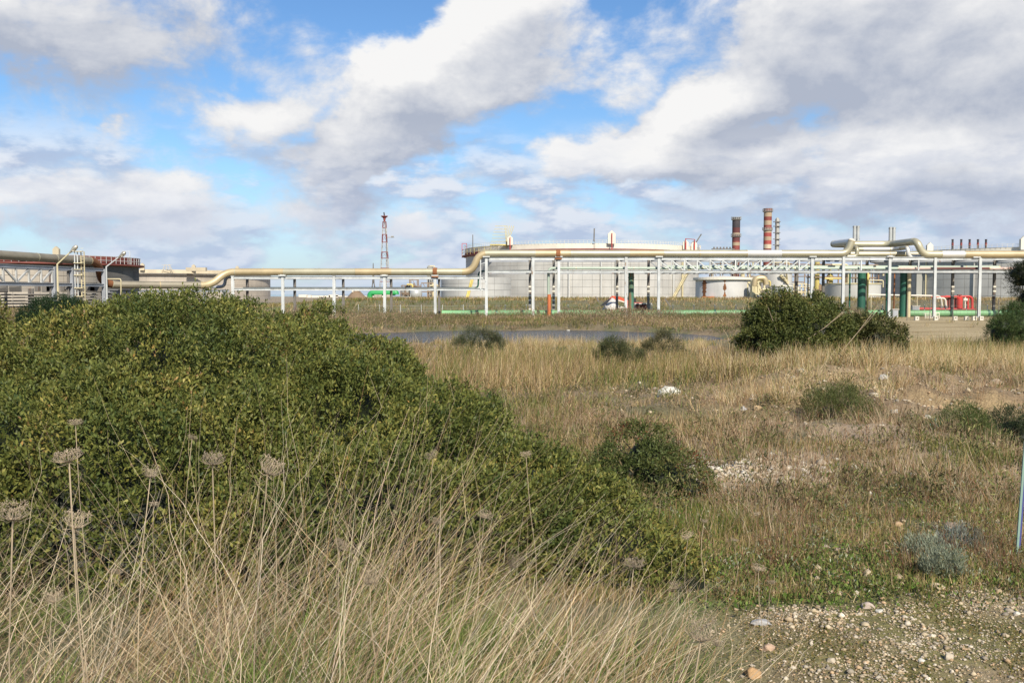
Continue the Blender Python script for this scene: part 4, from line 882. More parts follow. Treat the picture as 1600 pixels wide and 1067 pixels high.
for a_, c_, lb in (((1039, 467), (1048, 477), 'dark plank leaning on the grass right of the white post'), ((932, 464), (935, 469), 'short dark stake standing left of the excavator')):
    b = MB(); b.beam(P(a_[0], a_[1], 118), P(c_[0], c_[1] + 2, 118), .16); tag(b.build('leaning_plank', 'darksteel'), lb, 'plank')

exec_veg = True
# ================================================================== vegetation
def leaves(cen, dirs, nrm, size, wid, cols):
    """folded diamond leaves: base, right, tip, left"""
    n = len(cen); side = np.cross(dirs, nrm); side /= np.linalg.norm(side, axis=1, keepdims=True) + 1e-9; up = np.cross(side, dirs)
    s = size[:, None]; w = wid[:, None]
    V = np.empty((n, 4, 3)); V[:, 0] = cen; V[:, 2] = cen + dirs * s; mid = cen + dirs * s * .55
    V[:, 1] = mid + side * w * .5 + up * w * .18; V[:, 3] = mid - side * w * .5 + up * w * .18
    i = np.arange(n)[:, None] * 4; T = np.concatenate([i + np.array([[0, 1, 2]]), i + np.array([[0, 2, 3]])], 1).reshape(-1, 3)
    return V.reshape(-1, 3), T, np.repeat(cols, 4, axis=0)
def unit(v): return v / (np.linalg.norm(v, axis=-1, keepdims=True) + 1e-9)
def palette(cols, w, n, clump, jit=.18):
    cols = np.array(cols); w = np.array(w, float); w /= w.sum(); cum = np.cumsum(w)
    sel = np.clip(RNG.random(n) * .42 + clump * .58 + RNG.normal(0, .05, n), 0, .9999)
    c = cols[np.searchsorted(cum, sel)]; return np.clip(c * (1 + RNG.normal(0, jit, (n, 1))), .004, 1)
LEAFC = [(.05, .075, .02), (.09, .11, .026), (.14, .15, .034), (.21, .195, .046), (.30, .25, .065), (.22, .135, .055), (.36, .21, .06)]
def bush(name, label, lobes, dens, leaf, cols=LEAFC, cw=(3, 4, 4, 2.4, 1.2, .8, .2), rough_amp=.14, rough_sc=2.2, nleaf=11, spread=.5, core=True, cat='bush', group=None, width=.42, back=.35, twig=0, upb=.35, base_z=None, layers=((1.0, 1.0), (.92, .5), (.84, .3)), gaps=3.2, cores=.76, sub=5, subr=(.32, .5), subk=(.68, .9), full=False):
    rb_ = random.Random(label); ext = []
    for (x, y, z, rx, ry, rz) in lobes:
        for _ in range(sub):
            a = rb_.uniform(0, 6.28); e = math.asin(rb_.uniform(.05, 1)); q_ = rb_.uniform(*subr) * (rx * ry * rz) ** (1 / 3); k = rb_.uniform(*subk)
            ext.append((x + rx * k * math.cos(a) * math.cos(e), y + ry * k * math.sin(a) * math.cos(e), z + rz * k * math.sin(e), q_ * rb_.uniform(.9, 1.4), q_ * 1.1, q_ * rb_.uniform(.6, 1)))
    lobes0 = lobes; lobes = list(lobes) + ext; lob = np.array(lobes, float); c0 = lob[:, :3].mean(0); R_ = root(name, (c0[0], c0[1], gz(c0[0], c0[1])), label, cat, group)
    pts = []; nr = []
    for (sc, frac) in layers:
        for k, (x, y, z, rx, ry, rz) in enumerate(lob):
            area = 2 * math.pi * ((rx * ry) ** 1.6 / 3 + (rx * rz) ** 1.6 / 3 + (ry * rz) ** 1.6 / 3) ** (1 / 1.6)
            n = int(area * dens * frac) + 8; v = unit(RNG.normal(size=(n, 3))); v[:, 2] = np.where((v[:, 2] < -.15) & (not full), -v[:, 2], v[:, 2])
            r3 = np.array([rx, ry, rz]); base = np.array([x, y, z]) + v * r3 * sc
            nn_ = unit(v / r3); amp = (vn(base * rough_sc, 3) - .5) * 2 * rough_amp + (vn(base * rough_sc * 2.7, 4) - .5) * rough_amp * .9
            p = base + nn_ * (amp + RNG.normal(0, rough_amp * .18, n))[:, None]
            keep = np.ones(n, bool)
            for j, (a, b_, c_, ra, rb, rc) in enumerate(lob):
                if j != k: keep &= (((p - np.array([a, b_, c_])) / (np.array([ra, rb, rc]) * sc * .93)) ** 2).sum(1) > 1
            toc = unit(np.array([0, 0, CZ]) - p); facing = (nn_ * toc).sum(1); keep &= (facing > -.25) | (RNG.random(n) < back)
            if sc == 1.0 and gaps: keep &= (vn(p * gaps, 61) * .6 + vn(p * gaps * 2.3, 62) * .4) > .42
            keep &= p[:, 2] > hgt(p[:, 0], p[:, 1]) + .01
            pts.append(p[keep]); nr.append(nn_[keep])
    p = np.concatenate(pts); nn_ = np.concatenate(nr); m_ = len(p)
    tw = unit(nn_ * .8 + np.array([0, 0, upb]) + RNG.normal(0, .35, (m_, 3)))
    cl = vn(p * 2.6, 8) * .5 + vn(p * 7, 9) * .5; cl = np.clip((cl - .5) * 1.7 + .5 + RNG.normal(0, .1, m_), 0, 1)
    rep = np.repeat(np.arange(m_), nleaf); t = RNG.random(len(rep)); n = len(rep)
    o = p[rep] + tw[rep] * (t * leaf * 2.6)[:, None] - tw[rep] * leaf * 1.3 + RNG.normal(0, leaf * .3, (n, 3))
    d = unit(tw[rep] * (.25 + .9 * t)[:, None] + RNG.normal(0, spread, (n, 3)))
    nv = unit(RNG.normal(0, 1, (n, 3)) + np.array([0, 0, .8]) + tw[rep] * .4)
    nv = unit(nv - d * (nv * d).sum(1, keepdims=True))
    sz = leaf * RNG.uniform(.65, 1.25, n); C = palette(cols, cw, n, cl[rep])
    V, T, Cc = leaves(o, d, nv, sz, sz * width, C)
    npmesh('foliage', V, T, 'leaf', Cc, R_, kind='stuff')
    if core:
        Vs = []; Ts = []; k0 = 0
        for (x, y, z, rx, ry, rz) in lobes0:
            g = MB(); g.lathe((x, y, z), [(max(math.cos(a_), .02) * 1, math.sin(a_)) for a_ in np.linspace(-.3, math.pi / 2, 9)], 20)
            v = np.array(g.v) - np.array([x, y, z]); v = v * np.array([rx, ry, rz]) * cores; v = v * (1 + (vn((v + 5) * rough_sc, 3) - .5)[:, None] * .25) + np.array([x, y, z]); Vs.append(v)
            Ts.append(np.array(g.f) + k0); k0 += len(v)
        V = np.concatenate(Vs); npmesh('shade_core', V, np.concatenate(Ts), 'leaf', np.tile((.018, .022, .01), (len(V), 1)), R_, kind='stuff')  # solid core added to block light, inner shade put into its dark colour
    b = MB(); rr = random.Random(len(label))
    for k in range(max(5, twig)):
        x, y, z, rx, ry, rz = lobes0[rr.randrange(len(lobes0))]; a = rr.uniform(0, 6.28); q_ = Vector((x + rx * .8 * math.cos(a), y + ry * .8 * math.sin(a), z + rz * rr.uniform(.2, .75)))
        g0 = Vector((x + rr.uniform(-.2, .2) * rx, y + rr.uniform(-.2, .2) * ry, gz(x, y) - .05)); mid = (g0 + q_) / 2 + Vector((rr.uniform(-.1, .1), rr.uniform(-.1, .1), .1 * rz)); s_ = max(.012, .03 * rz)
        b.tube([g0, mid, q_], s_, 5, radii=[s_, s_ * .6, s_ * .25])
    b.build('branches', 'bark', R_, True)
    return R_
BIG = [(-2.78, 8.3, .42, 2.3, 2.6, 1.56), (-6.0, 7.6, .38, 1.9, 2.2, 1.0), (-1.35, 7.3, .38, 1.5, 1.7, 1.12), (-.1, 6.4, .33, 1.02, 1.15, .62), (.55, 5.7, .33, .62, .75, .36), (-2.9, 6.2, .35, 2.3, 1.6, 1.12), (-1.0, 5.8, .33, 1.4, 1.2, .80), (-4.9, 6.3, .35, 1.5, 1.6, 1.0), (.92, 5.25, .33, .3, .36, .2)]
bush('mastic_bush', 'huge rounded dark green glossy bush filling the left foreground', BIG, 640, .034, rough_amp=.13, rough_sc=2.8, sub=10, subr=(.09, .17), subk=(.62, .80), nleaf=10, twig=30)
bush('mastic_bush', 'dense dark bush on the mound, left and larger of the right pair', [(X(1228, 18), 18, Z(540, 18), .78, .8, .98), (X(1285, 18), 18.2, Z(540, 18), .7, .7, .88), (X(1190, 17.8), 17.8, Z(545, 18), .34, .5, .7), (X(1240, 17.4), 17.4, Z(555, 18), .6, .5, .5)], 260, .055,
     cols=[(.06, .08, .022), (.10, .115, .03), (.14, .145, .04), (.20, .17, .055), (.22, .14, .06)], cw=(4, 4, 3, 1.4, .7), rough_amp=.16, rough_sc=3, twig=10, group='bushes on the mound')
bush('mastic_bush', 'dark bush on the mound, right and lower of the pair', [(X(1362, 18.5), 18.5, Z(545, 18.5), .5, .6, .70), (X(1392, 18.5), 18.4, Z(550, 18.5), .28, .5, .45)], 260, .055,
     cols=[(.06, .072, .024), (.09, .098, .032), (.13, .125, .04), (.19, .15, .06), (.23, .14, .065)], cw=(4, 4, 3, 1.6, .9), rough_amp=.14, rough_sc=3, twig=8, group='bushes on the mound')
bush('conifer_shrub', 'dark feathery tree leaning in from the right edge above a green shrub', [(X(1612, 40), 40, Z(440, 40), .95, .8, .85), (X(1592, 40), 40, Z(430, 40), .5, .5, .42), (X(1612, 40), 40, Z(475, 40), .62, .5, .9)], 170, .085, cols=[(.018, .028, .014), (.03, .038, .016), (.05, .055, .02), (.12, .085, .03)], cw=(4, 3, 2, 1.2), rough_amp=.22, rough_sc=2.2, width=.18, nleaf=14, twig=10, cat='tree', layers=((1, 1), (.8, .7)), full=True)
bush('green_shrub', 'mid green round shrub at the right edge, below the dark leaning tree', [(X(1598, 38), 38, Z(520, 38), .95, .8, 1.15), (X(1566, 37), 37, Z(525, 37), .5, .5, .95), (X(1585, 37), 36.6, -.2, .9, .5, .6)], 170, .08, cols=[(.04, .07, .02), (.06, .095, .025), (.09, .11, .035), (.14, .11, .06)], cw=(3, 4, 3, 1.5), rough_amp=.22, rough_sc=2, width=.2, nleaf=13, full=True)
bush('juniper_bush', 'dark fine leaved bush behind the huge bush, under the ladder', [(X(92, 30), 30, Z(500, 30), .95, .9, .78), (X(60, 30), 30, Z(510, 30), .6, .7, .5)], 220, .06, cols=[(.015, .035, .012), (.025, .05, .018), (.035, .06, .02)], cw=(3, 3, 2), rough_amp=.12, rough_sc=2.5, width=.22, nleaf=12)
bush('mastic_bush', 'sliver of yellow green bush at the far left edge', [(X(-14, 13), 13, Z(545, 13), .24, .3, .66)], 320, .045, rough_amp=.08, full=True, subr=(.2, .3), group=None)
bush('round_shrub', 'grey green rounded shrub at the edge of the pond', [(X(742, 33), 33, Z(542, 33), .72, .5, .55), (X(768, 33), 33, Z(545, 33), .4, .4, .4)], 150, .075, cols=[(.05, .065, .03), (.075, .085, .04), (.12, .12, .06), (.2, .15, .09)], cw=(3, 4, 3, 1), rough_amp=.13, rough_sc=2, width=.14, nleaf=16, core=False, upb=.8)
bush('round_shrub', 'small olive shrub in the tall grass before the pond', [(X(955, 24), 24, Z(560, 24), .42, .4, .42), (X(985, 24), 24.4, Z(562, 24), .3, .3, .3)], 180, .07, cols=[(.05, .06, .025), (.08, .09, .035), (.12, .12, .05)], cw=(3, 3, 3), rough_amp=.12, width=.13, nleaf=16, upb=.9, core=False)
bush('round_shrub', 'low olive shrub right of the one before the pond', [(X(1038, 27), 27, Z(548, 27), .6, .5, .42)], 160, .07, cols=[(.05, .055, .025), (.09, .085, .035), (.15, .13, .06)], cw=(3, 3, 2), rough_amp=.12, width=.12, nleaf=16, upb=.9, core=False)
bush('mixed_shrub', 'low dark shrub with reddish twigs beside the tip of the huge bush', [(X(1035, 8), 8.0, .42, .42, .42, .28), (X(985, 8), 8.1, .42, .22, .3, .32), (X(1075, 7.7), 7.7, .42, .2, .3, .16), (X(1010, 8.2), 8.3, .45, .3, .3, .42)], 380, .028, cols=[(.05, .07, .02), (.085, .105, .028), (.13, .13, .04), (.17, .09, .04), (.25, .06, .035)], cw=(3, 4, 3, 2, .8), rough_amp=.11, rough_sc=4, twig=24, nleaf=9, cores=.6, sub=9, subr=(.3, .5))
bush('juniper_bush', 'sprawling dark green juniper low on the mound slope', [(X(1300, 12), 12, .44, .30, .4, .30), (X(1352, 11.6), 11.6, .44, .34, .3, .15), (X(1328, 12.4), 12.4, .5, .3, .3, .22)], 260, .045, cols=[(.07, .085, .022), (.11, .12, .035), (.17, .155, .055)], cw=(3, 4, 2), sub=9, subr=(.35, .6), rough_amp=.13, rough_sc=4, width=.12, nleaf=13, upb=.9, cores=.5)
bush('juniper_bush', 'small dark green bush between the aloe and the right edge', [(X(1505, 10.3), 10.3, .4, .34, .4, .30), (X(1530, 10.1), 10.1, .4, .22, .3, .2)], 380, .042, cols=[(.07, .09, .025), (.10, .125, .035), (.17, .17, .06)], cw=(3, 4, 2), sub=9, subr=(.35, .6), rough_amp=.13, rough_sc=4, width=.12, nleaf=13, upb=.9, cores=.5)
bush('juniper_bush', 'dark low bush cut off by the right edge above the blue bar', [(X(1600, 10.5), 10.6, .4, .38, .4, .24)], 380, .042, cols=[(.03, .045, .018), (.045, .06, .022), (.08, .085, .035)], cw=(3, 4, 2), sub=9, subr=(.35, .6), rough_amp=.06, rough_sc=4, width=.14, nleaf=13, upb=.5)
bush('grey_shrub', 'silvery grey shrub at the edge of the gravel', [(X(1495, 5.25), 5.28, .38, .095, .1, .2), (X(1470, 5.5), 5.7, .38, .11, .1, .16)], 1500, .03, cols=[(.18, .20, .125), (.25, .27, .18), (.33, .34, .24)], cw=(2, 3, 2), rough_amp=.02, rough_sc=10, width=.14, nleaf=7, upb=1.6, spread=.25, core=False)
bush('grey_shrub', 'second silvery shrub behind, with brown stems', [(X(1525, 5.7), 5.9, .38, .15, .12, .16)], 1300, .03, cols=[(.12, .12, .09), (.2, .22, .18), (.28, .3, .25)], cw=(3, 3, 2), rough_amp=.02, rough_sc=10, width=.12, nleaf=6, upb=1.8, spread=.2, core=False)

def inside_big(x, y, s=.93):
    r = np.zeros(np.shape(x), bool)
    for (a, b_, c_, ra, rb, rc) in BIG: r |= ((x - a) / (ra * s)) ** 2 + ((y - b_) / (rb * s)) ** 2 < 1
    return r
def ribbons(base, L, az, lean, curve, w, seg, cols, wob=0.0, tipw=.15):
    """blades: leaning along az; curve adds bend with t^2"""
    n = len(L); t = np.linspace(0, 1, seg + 1); ca, sa = np.cos(az), np.sin(az)
    ang = lean[:, None] + curve[:, None] * t[None] ; ds = L[:, None] / seg
    hz_ = np.concatenate([np.zeros((n, 1)), np.cumsum(np.sin(ang[:, 1:]) * ds, 1)], 1); vz = np.concatenate([np.zeros((n, 1)), np.cumsum(np.cos(ang[:, 1:]) * ds, 1)], 1)
    cx = base[:, 0:1] + hz_ * ca[:, None]; cy = base[:, 1:2] + hz_ * sa[:, None]; cz = base[:, 2:3] + vz
    if wob:
        wx = np.cumsum(RNG.normal(0, wob, (n, seg + 1)), 1) * L[:, None] * t; wy = np.cumsum(RNG.normal(0, wob, (n, seg + 1)), 1) * L[:, None] * t
        cx = cx + wx; cy = cy + wy
    th = RNG.uniform(-.9, .9, n); wx_ = np.cos(th); wy_ = np.sin(th)
    wt = (w[:, None] * (1 - (1 - tipw) * t[None] ** 1.6)) * .5
    V = np.empty((n, seg + 1, 2, 3)); V[:, :, 0, 0] = cx - wx_[:, None] * wt; V[:, :, 1, 0] = cx + wx_[:, None] * wt
    V[:, :, 0, 1] = cy - wy_[:, None] * wt; V[:, :, 1, 1] = cy + wy_[:, None] * wt; V[:, :, 0, 2] = cz; V[:, :, 1, 2] = cz
    i = (np.arange(n) * (seg + 1) * 2)[:, None] + (np.arange(seg) * 2)[None]; i = i.reshape(-1)
    T = np.stack([i, i + 1, i + 3, i + 2], 1); return V.reshape(-1, 3), T, np.repeat(cols, (seg + 1) * 2, axis=0)
def join(parts):
    V = []; T = []; C = []; k = 0
    for v, t, c in parts: V.append(v); T.append(t + k); C.append(c); k += len(v)
    return np.concatenate(V), np.concatenate(T), np.concatenate(C)
STRAW = [(.24, .165, .085), (.36, .27, .14), (.46, .36, .19), (.55, .44, .25), (.62, .52, .32)]
GREENS = [(.07, .11, .025), (.11, .165, .035), (.16, .22, .05), (.22, .25, .07)]
OLIVE = [(.12, .12, .03), (.19, .175, .045), (.28, .235, .07), (.36, .29, .10)]
BROWN = [(.17, .11, .06), (.27, .18, .105), (.36, .25, .155), (.44, .33, .21)]
def pick(pal, n, jit=.15):
    pal = np.array(pal); return np.clip(pal[RNG.integers(0, len(pal), n)] * (1 + RNG.normal(0, jit, (n, 1))), .01, 1)
# --- foreground tall straw
def straw(n, hlo, hhi, pal, wlo, whi, seg, dlo=1.7, dhi=4.8, wob=.012, leanm=.42, pxmax=1130, clear=.42, up=0):
    m_ = n * 4; u = RNG.random(m_); d = dlo + (dhi - dlo) * u ** .8; px = RNG.uniform(-260, pxmax + 60, m_); x = (px - 800) / F * d
    z = vn2(x, d, 1.9, 41, 2); keep = RNG.random(m_) < sst(clear, clear + .22, z + .10 * np.exp(-((px - 450) / 190) ** 2))
    keep &= px < pxmax - 40 * (d - 2.5) + RNG.normal(0, 50, m_)
    keep &= (RNG.random(m_) > sst(3.7, 4.9, d) * .8) & (d < 4.9 - .6 * sst(650, 900, px))
    x, d, px = x[keep][:n], d[keep][:n], px[keep][:n]; n = len(x)
    hm = (.76 + .36 * np.exp(-((px - 450) / 200) ** 2)) * (1 - .30 * sst(700, 1050, px)); L_ = RNG.uniform(hlo, hhi, n) * hm
    base = np.stack([x, d, hgt(x, d) - .02], 1); az = RNG.normal(0, .6, n); az = np.where(RNG.random(n) < .17, az + math.pi, az)
    lean = np.abs(RNG.normal(leanm * 1.0 + .12, .26, n)); cv = RNG.normal(leanm * .4, .4, n)
    return ribbons(base, L_, az, lean, cv, RNG.uniform(wlo, whi, n), seg, pick(pal, n, .25), wob)
ST2 = [(.15, .095, .055), (.30, .20, .115), (.44, .325, .19), (.58, .45, .27), (.67, .55, .36), (.34, .21, .10)]
A = [straw(2300, .62, 1.38, ST2[1:], .0014, .0030, 8, wob=.026, leanm=.62, clear=.36), straw(1500, .45, .95, ST2, .0014, .0030, 7, leanm=.8, wob=.04, clear=.4), straw(6500, .15, .5, BROWN + OLIVE + STRAW[:2], .002, .0045, 4, leanm=.9, wob=.03, clear=.3)]
x_ = None
A.append(straw(120, 1.25, 1.55, [(.5, .40, .26), (.4, .3, .2)], .0022, .0034, 9, dlo=2.6, leanm=.55, wob=.04, pxmax=800, clear=.2))
A.append(straw(3800, .25, .85, ST2, .0013, .0026, 6, leanm=1.3, wob=.05, clear=.34)); A.append(straw(420, .9, 1.30, [(.5, .40, .28), (.62, .52, .38), (.36, .26, .18)], .0024, .0042, 8, leanm=.6, wob=.035, clear=.3))
V, T, C = join(A); tag(npmesh('dry_grass', V, T, 'drystem', C, kind='stuff'), 'tangle of tall dead straw leaning right in the left foreground', 'dry grass')
V, T, C = straw(18000, .10, .6, GREENS + [(.2, .24, .07)], .003, .006, 4, leanm=.6, clear=.2); u = vn2(V[:, 0], V[:, 1], 1.5, 77, 2) + .25 * np.exp(-((V[:, 0] + .6) / .6) ** 2)
kt = (u[T[:, 0] - T[:, 0] % 10] > .45); tag(npmesh('green_grass', V, T[kt], 'grass', C, kind='stuff'), 'fresh green grass growing low among the straw', 'grass')
FSTRAW = [(.28, .18, .08), (.38, .26, .12), (.48, .345, .17), (.57, .44, .25)]
# --- field grass
def field(n, pxlo, pxhi, dlo, dhi, fn, seg=2):
    px = RNG.uniform(pxlo, pxhi, n); d = np.exp(RNG.uniform(math.log(dlo), math.log(dhi), n)); x = (px - 800) / F * d
    h, dens, mixg, mixs, gray = fn(px, x, d)
    keep = (RNG.random(n) < dens) & ~inside_big(x, d, .9); z = hgt(x, d); keep &= (z > -.72)
    px, x, d, h, mixg, mixs, z, gray = [a[keep] for a in (px, x, d, h, mixg, mixs, z, gray)]
    nb = 9; m_ = len(x); rep = np.repeat(np.arange(m_), nb); n2 = len(rep); sp = (.03 + .05 * h + .0015 * d)[rep]
    bx = x[rep] + RNG.normal(0, 1, n2) * sp; by = d[rep] + RNG.normal(0, 1, n2) * sp; L_ = h[rep] * RNG.uniform(.45, 1.15, n2)
    tint = RNG.random(m_)[rep]; r1 = RNG.random(n2) * .45 + tint * .55; val = RNG.uniform(.62, 1.25, m_)[rep]
    C = np.where((r1 < mixg[rep])[:, None], pick(OLIVE[:3] + GREENS[:2], n2), np.where((RNG.random(n2) < mixs[rep])[:, None], pick(FSTRAW, n2), pick(BROWN[:3] + OLIVE[1:3] + FSTRAW[:1], n2)))
    C = C * val[:, None] * (1 - gray[rep][:, None]) + C.mean(1, keepdims=True) * gray[rep][:, None]
    w = (.0022 + .00034 * d[rep]) * RNG.uniform(.7, 1.3, n2)
    return ribbons(np.stack([bx, by, hgt(bx, by) - .01], 1), L_, RNG.uniform(-math.pi, math.pi, n2) * .8 + .2, np.abs(RNG.normal(.2, .3, n2)), RNG.normal(.4, .45, n2), w, seg, C)
CLR = [(1185, 7.7, .55), (1468, 10.4, .35), (1310, 11.2, .5), (1350, 10.8, .4), (1505, 9.6, .5), (1600, 9.7, .5), (1050, 15.6, .9), (1252, 16.6, .5), (1240, 15.5, .6), (1369, 15.3, .5), (1397, 12.8, .35), (1451, 12.2, .35), (1184, 12.8, .4), (1490, 6.3, .2), (1320, 5.8, .25), (1355, 5.0, .3), (742, 29, 1.2), (955, 22, .6), (1020, 7.2, .3)]
def clearing(x, d):
    r = np.ones_like(x)
    for (cp, cd, cr) in CLR: r = r * (1 - .9 * np.exp(-((x - X(cp, cd)) / cr) ** 2 - ((d - cd) / (cr * 1.6)) ** 2))
    return r
def fn_mid(px, x, d):
    d = d + (vn2(x, d, .25, 57) - .5) * 9 * sst(9, 14, d)
    c = vn2(x, d, .35, 51); c2 = vn2(x, d, 1.1, 52)
    tall = sst(.42, .62, c) ; h = .16 + .34 * tall * sst(9, 14, d) + .22 * sst(15, 24, d) * (.4 + .6 * tall)
    h = h * (1 - .5 * sst(38, 46, d)) * (.35 + .65 * clearing(x, d)) * (1 - .55 * mound_zone(x, d)) * (1 - .5 * sst(1150, 1250, px) * (1 - sst(18, 24, d))); h = h * (.5 + 1.0 * c2)
    dens = (.4 + .6 * tall) * (.2 + .8 * clearing(x, d)); dens *= 1 - .75 * mound_zone(x, d); dens *= 1 - .9 * rubble_zone(x, d); dens *= (1 - gravel_zone(x, d)) ; dens *= 1 - .78 * sand_zone(x, d); h = h * (1 - .5 * sand_zone(x, d)); dens *= .5 + .5 * sst(.25, .5, c2)
    slope = sst(1080, 1180, px) * (1 - sst(15, 20, d)) * sst(6.5, 7.5, d); h = h * (1 - .5 * slope); dens = dens * (1 - .62 * slope * sst(.35, .6, vn2(x, d, .8, 58)))
    mg = .18 + .35 * sst(.45, .6, vn2(x, d, .5, 53)); ms = .35 + .45 * sst(.4, .6, vn2(x, d, .3, 54)) + .2 * sst(1380, 1450, px) * sst(18, 28, d)
    return h, dens, mg, ms, np.zeros_like(x)
def fn_near(px, x, d):
    c = vn2(x, d, 1.3, 61); g = sst(.45, .62, vn2(x, d, .9, 62))
    h = .05 + .09 * c + .09 * g * c; dens = clearing(x, d) * (1 - .93 * gravel_zone(x, d)) * (1 - .85 * rubble_zone(x, d)) * (.3 + .7 * sst(.3, .5, c)); dens = dens * (x > .1)
    return h, dens, .35 + .5 * g, .35 + 0 * x, 0 * x
def fn_far(px, x, d):
    c = vn2(x, d, .08, 71); h = .35 + .5 * c; return h, (1 - .97 * sand_zone(x, d)) * (.5 + .5 * c), .15 + .4 * sst(.4, .6, vn2(x, d, .05, 72)), .45 + 0 * x, 0 * x
V, T, C = join([field(21000, -150, 1800, 8.0, 62, fn_mid), field(9000, 640, 1800, 4.9, 9.5, fn_near)])
tag(npmesh('field_grass', V, T, 'grass', C, kind='stuff'), 'dry yellow brown grass over the open field up to the pond', 'grass')
V, T, C = field(15000, -200, 1800, 66, 215, fn_far); tag(npmesh('bank_grass', V, T, 'grass', C, kind='stuff'), 'rough grass on the banks around the pipe rack', 'grass')
# tall tussocks in the middle
def fn_tus(px, x, d):
    d = d + (vn2(x, d, .3, 87) - .5) * 10; c = vn2(x, d, .5, 81); h = (.42 + .4 * c) * (.8 + .35 * sst(20, 35, d)); dens = sst(11, 17, d) * clearing(x, d) * (1 - .75 * sst(34, 42, d)) * sst(.46, .62, c) * (1 - .9 * sst(1160, 1200, px) * (1 - sst(20, 26, d))) * (1 - sand_zone(x, d)); return h, dens, .25 + .55 * sst(.4, .6, vn2(x, d, .35, 83)), .5 + 0 * x, 0 * x
V, T, C = field(10000, 690, 1800, 10, 50, fn_tus, 3); tag(npmesh('tall_grass', V, T, 'grass', C, kind='stuff'), 'tall straw tussocks between the bush and the mound', 'grass')
# green low herbs near gravel
n = 90000; x = RNG.uniform(.7, 5.2, n); y = RNG.uniform(4.7, 8.5, n); g = vn2(x, y, 1.0, 91); patch = np.exp(-((x - 1.9) / .75) ** 2 - ((y - 5.45) / .35) ** 2) * 1.2 + np.exp(-((x - 3.2) / .9) ** 2 - ((y - 5.4) / .3) ** 2) * .5
k = (RNG.random(n) < np.clip(patch + .6 * sst(.40, .60, g) + .08, 0, 1) * (1 - .85 * sst(.2, .9, gravel_zone(x, y)))) & ~inside_big(x, y, .9); x, y = x[k], y[k]; n = len(x)
d = unit(RNG.normal(0, .6, (n, 3)) + np.array([0, 0, .8])); nv = unit(np.cross(d, RNG.normal(size=(n, 3)))); sz = RNG.uniform(.012, .034, n)
V, T, C = leaves(np.stack([x, y, hgt(x, y) + RNG.uniform(0, .03, n)], 1), d, nv, sz, sz * .5, pick([(.09, .15, .025), (.13, .19, .04), (.18, .23, .055), (.19, .17, .06), (.12, .12, .045)], n)); tag(npmesh('clover_patch', V, T, 'grass', C, kind='stuff'), 'bright green low herbs along the edge of the gravel', 'ground cover')
n = 60000; x = RNG.uniform(.7, 3.6, n); y = RNG.uniform(3.3, 5.6, n); k = RNG.random(n) < gravel_zone(x, y) * sst(.38, .62, vn2(x, y, 1.9, 93)); x, y = x[k], y[k]; n = len(x)
d = unit(RNG.normal(0, .7, (n, 3)) + np.array([0, 0, .5])); nv = unit(np.cross(d, RNG.normal(size=(n, 3)))); sz = RNG.uniform(.006, .016, n)
V, T, C = leaves(np.stack([x, y, hgt(x, y) + RNG.uniform(0, .006, n)], 1), d, nv, sz, sz * .6, pick([(.13, .13, .03), (.17, .14, .04), (.10, .12, .03), (.22, .15, .06), (.26, .19, .09)], n)); tag(npmesh('moss', V, T, 'grass', C, kind='stuff'), 'brown green moss and litter between the gravel', 'moss')
def forbs(spots, n, pal, hh, rad, leafs, name, lb, wd=.3):
    sp = np.array(spots); x, d = sp[:, 0], sp[:, 1]; k = ~inside_big(x, d, .95); x, d = x[k], d[k]; m_ = len(x); sc = RNG.uniform(.5, 1.3, m_)
    rep = np.repeat(np.arange(m_), n); q = len(rep); o = np.stack([x[rep] + RNG.normal(0, rad, q) * sc[rep], d[rep] + RNG.normal(0, rad, q) * sc[rep], 0 * rep], 1)
    rr_ = np.hypot(o[:, 0] - x[rep], o[:, 1] - d[rep]); o[:, 2] = hgt(o[:, 0], o[:, 1]) + RNG.random(q) * hh * sc[rep] * np.clip(1.3 - rr_ / (rad * 2.6 * sc[rep]), .1, 1)
    dd = unit(RNG.normal(0, .7, (q, 3)) + np.array([0, 0, .9])); nv = unit(np.cross(dd, RNG.normal(size=(q, 3)))); sz = leafs * RNG.uniform(.6, 1.4, q) * (1 + .02 * d[rep])
    C = pick(pal, q, .2) * RNG.uniform(.7, 1.3, m_)[rep][:, None]; V, T, Cc = leaves(o, dd, nv, sz, sz * wd, C); tag(npmesh(name, V, T, 'grass', Cc, kind='stuff'), lb, 'weeds')
fp = [((p_ - 800) / F * d_, d_) for p_, d_ in [(random.uniform(700, 1700), math.exp(random.uniform(math.log(7), math.log(34)))) for _ in range(560)]]
forbs(fp, 90, [(.09, .10, .035), (.13, .14, .045), (.19, .18, .065), (.26, .2, .10), (.16, .115, .06)], .22, .13, .045, 'low_weeds', 'dull green and brown weeds dotted over the open field', .2)
fp = [((p_ - 800) / F * d_, d_) for p_, d_ in [(random.uniform(1040, 1700), random.uniform(4.9, 8)) for _ in range(330)]]
forbs(fp, 80, [(.13, .16, .04), (.18, .20, .05), (.27, .19, .09), (.20, .11, .06), (.34, .27, .14), (.30, .32, .21)], .09, .045, .02, 'mixed_weeds', 'mixed reddish and grey green low weeds in the green patch at right', .26)
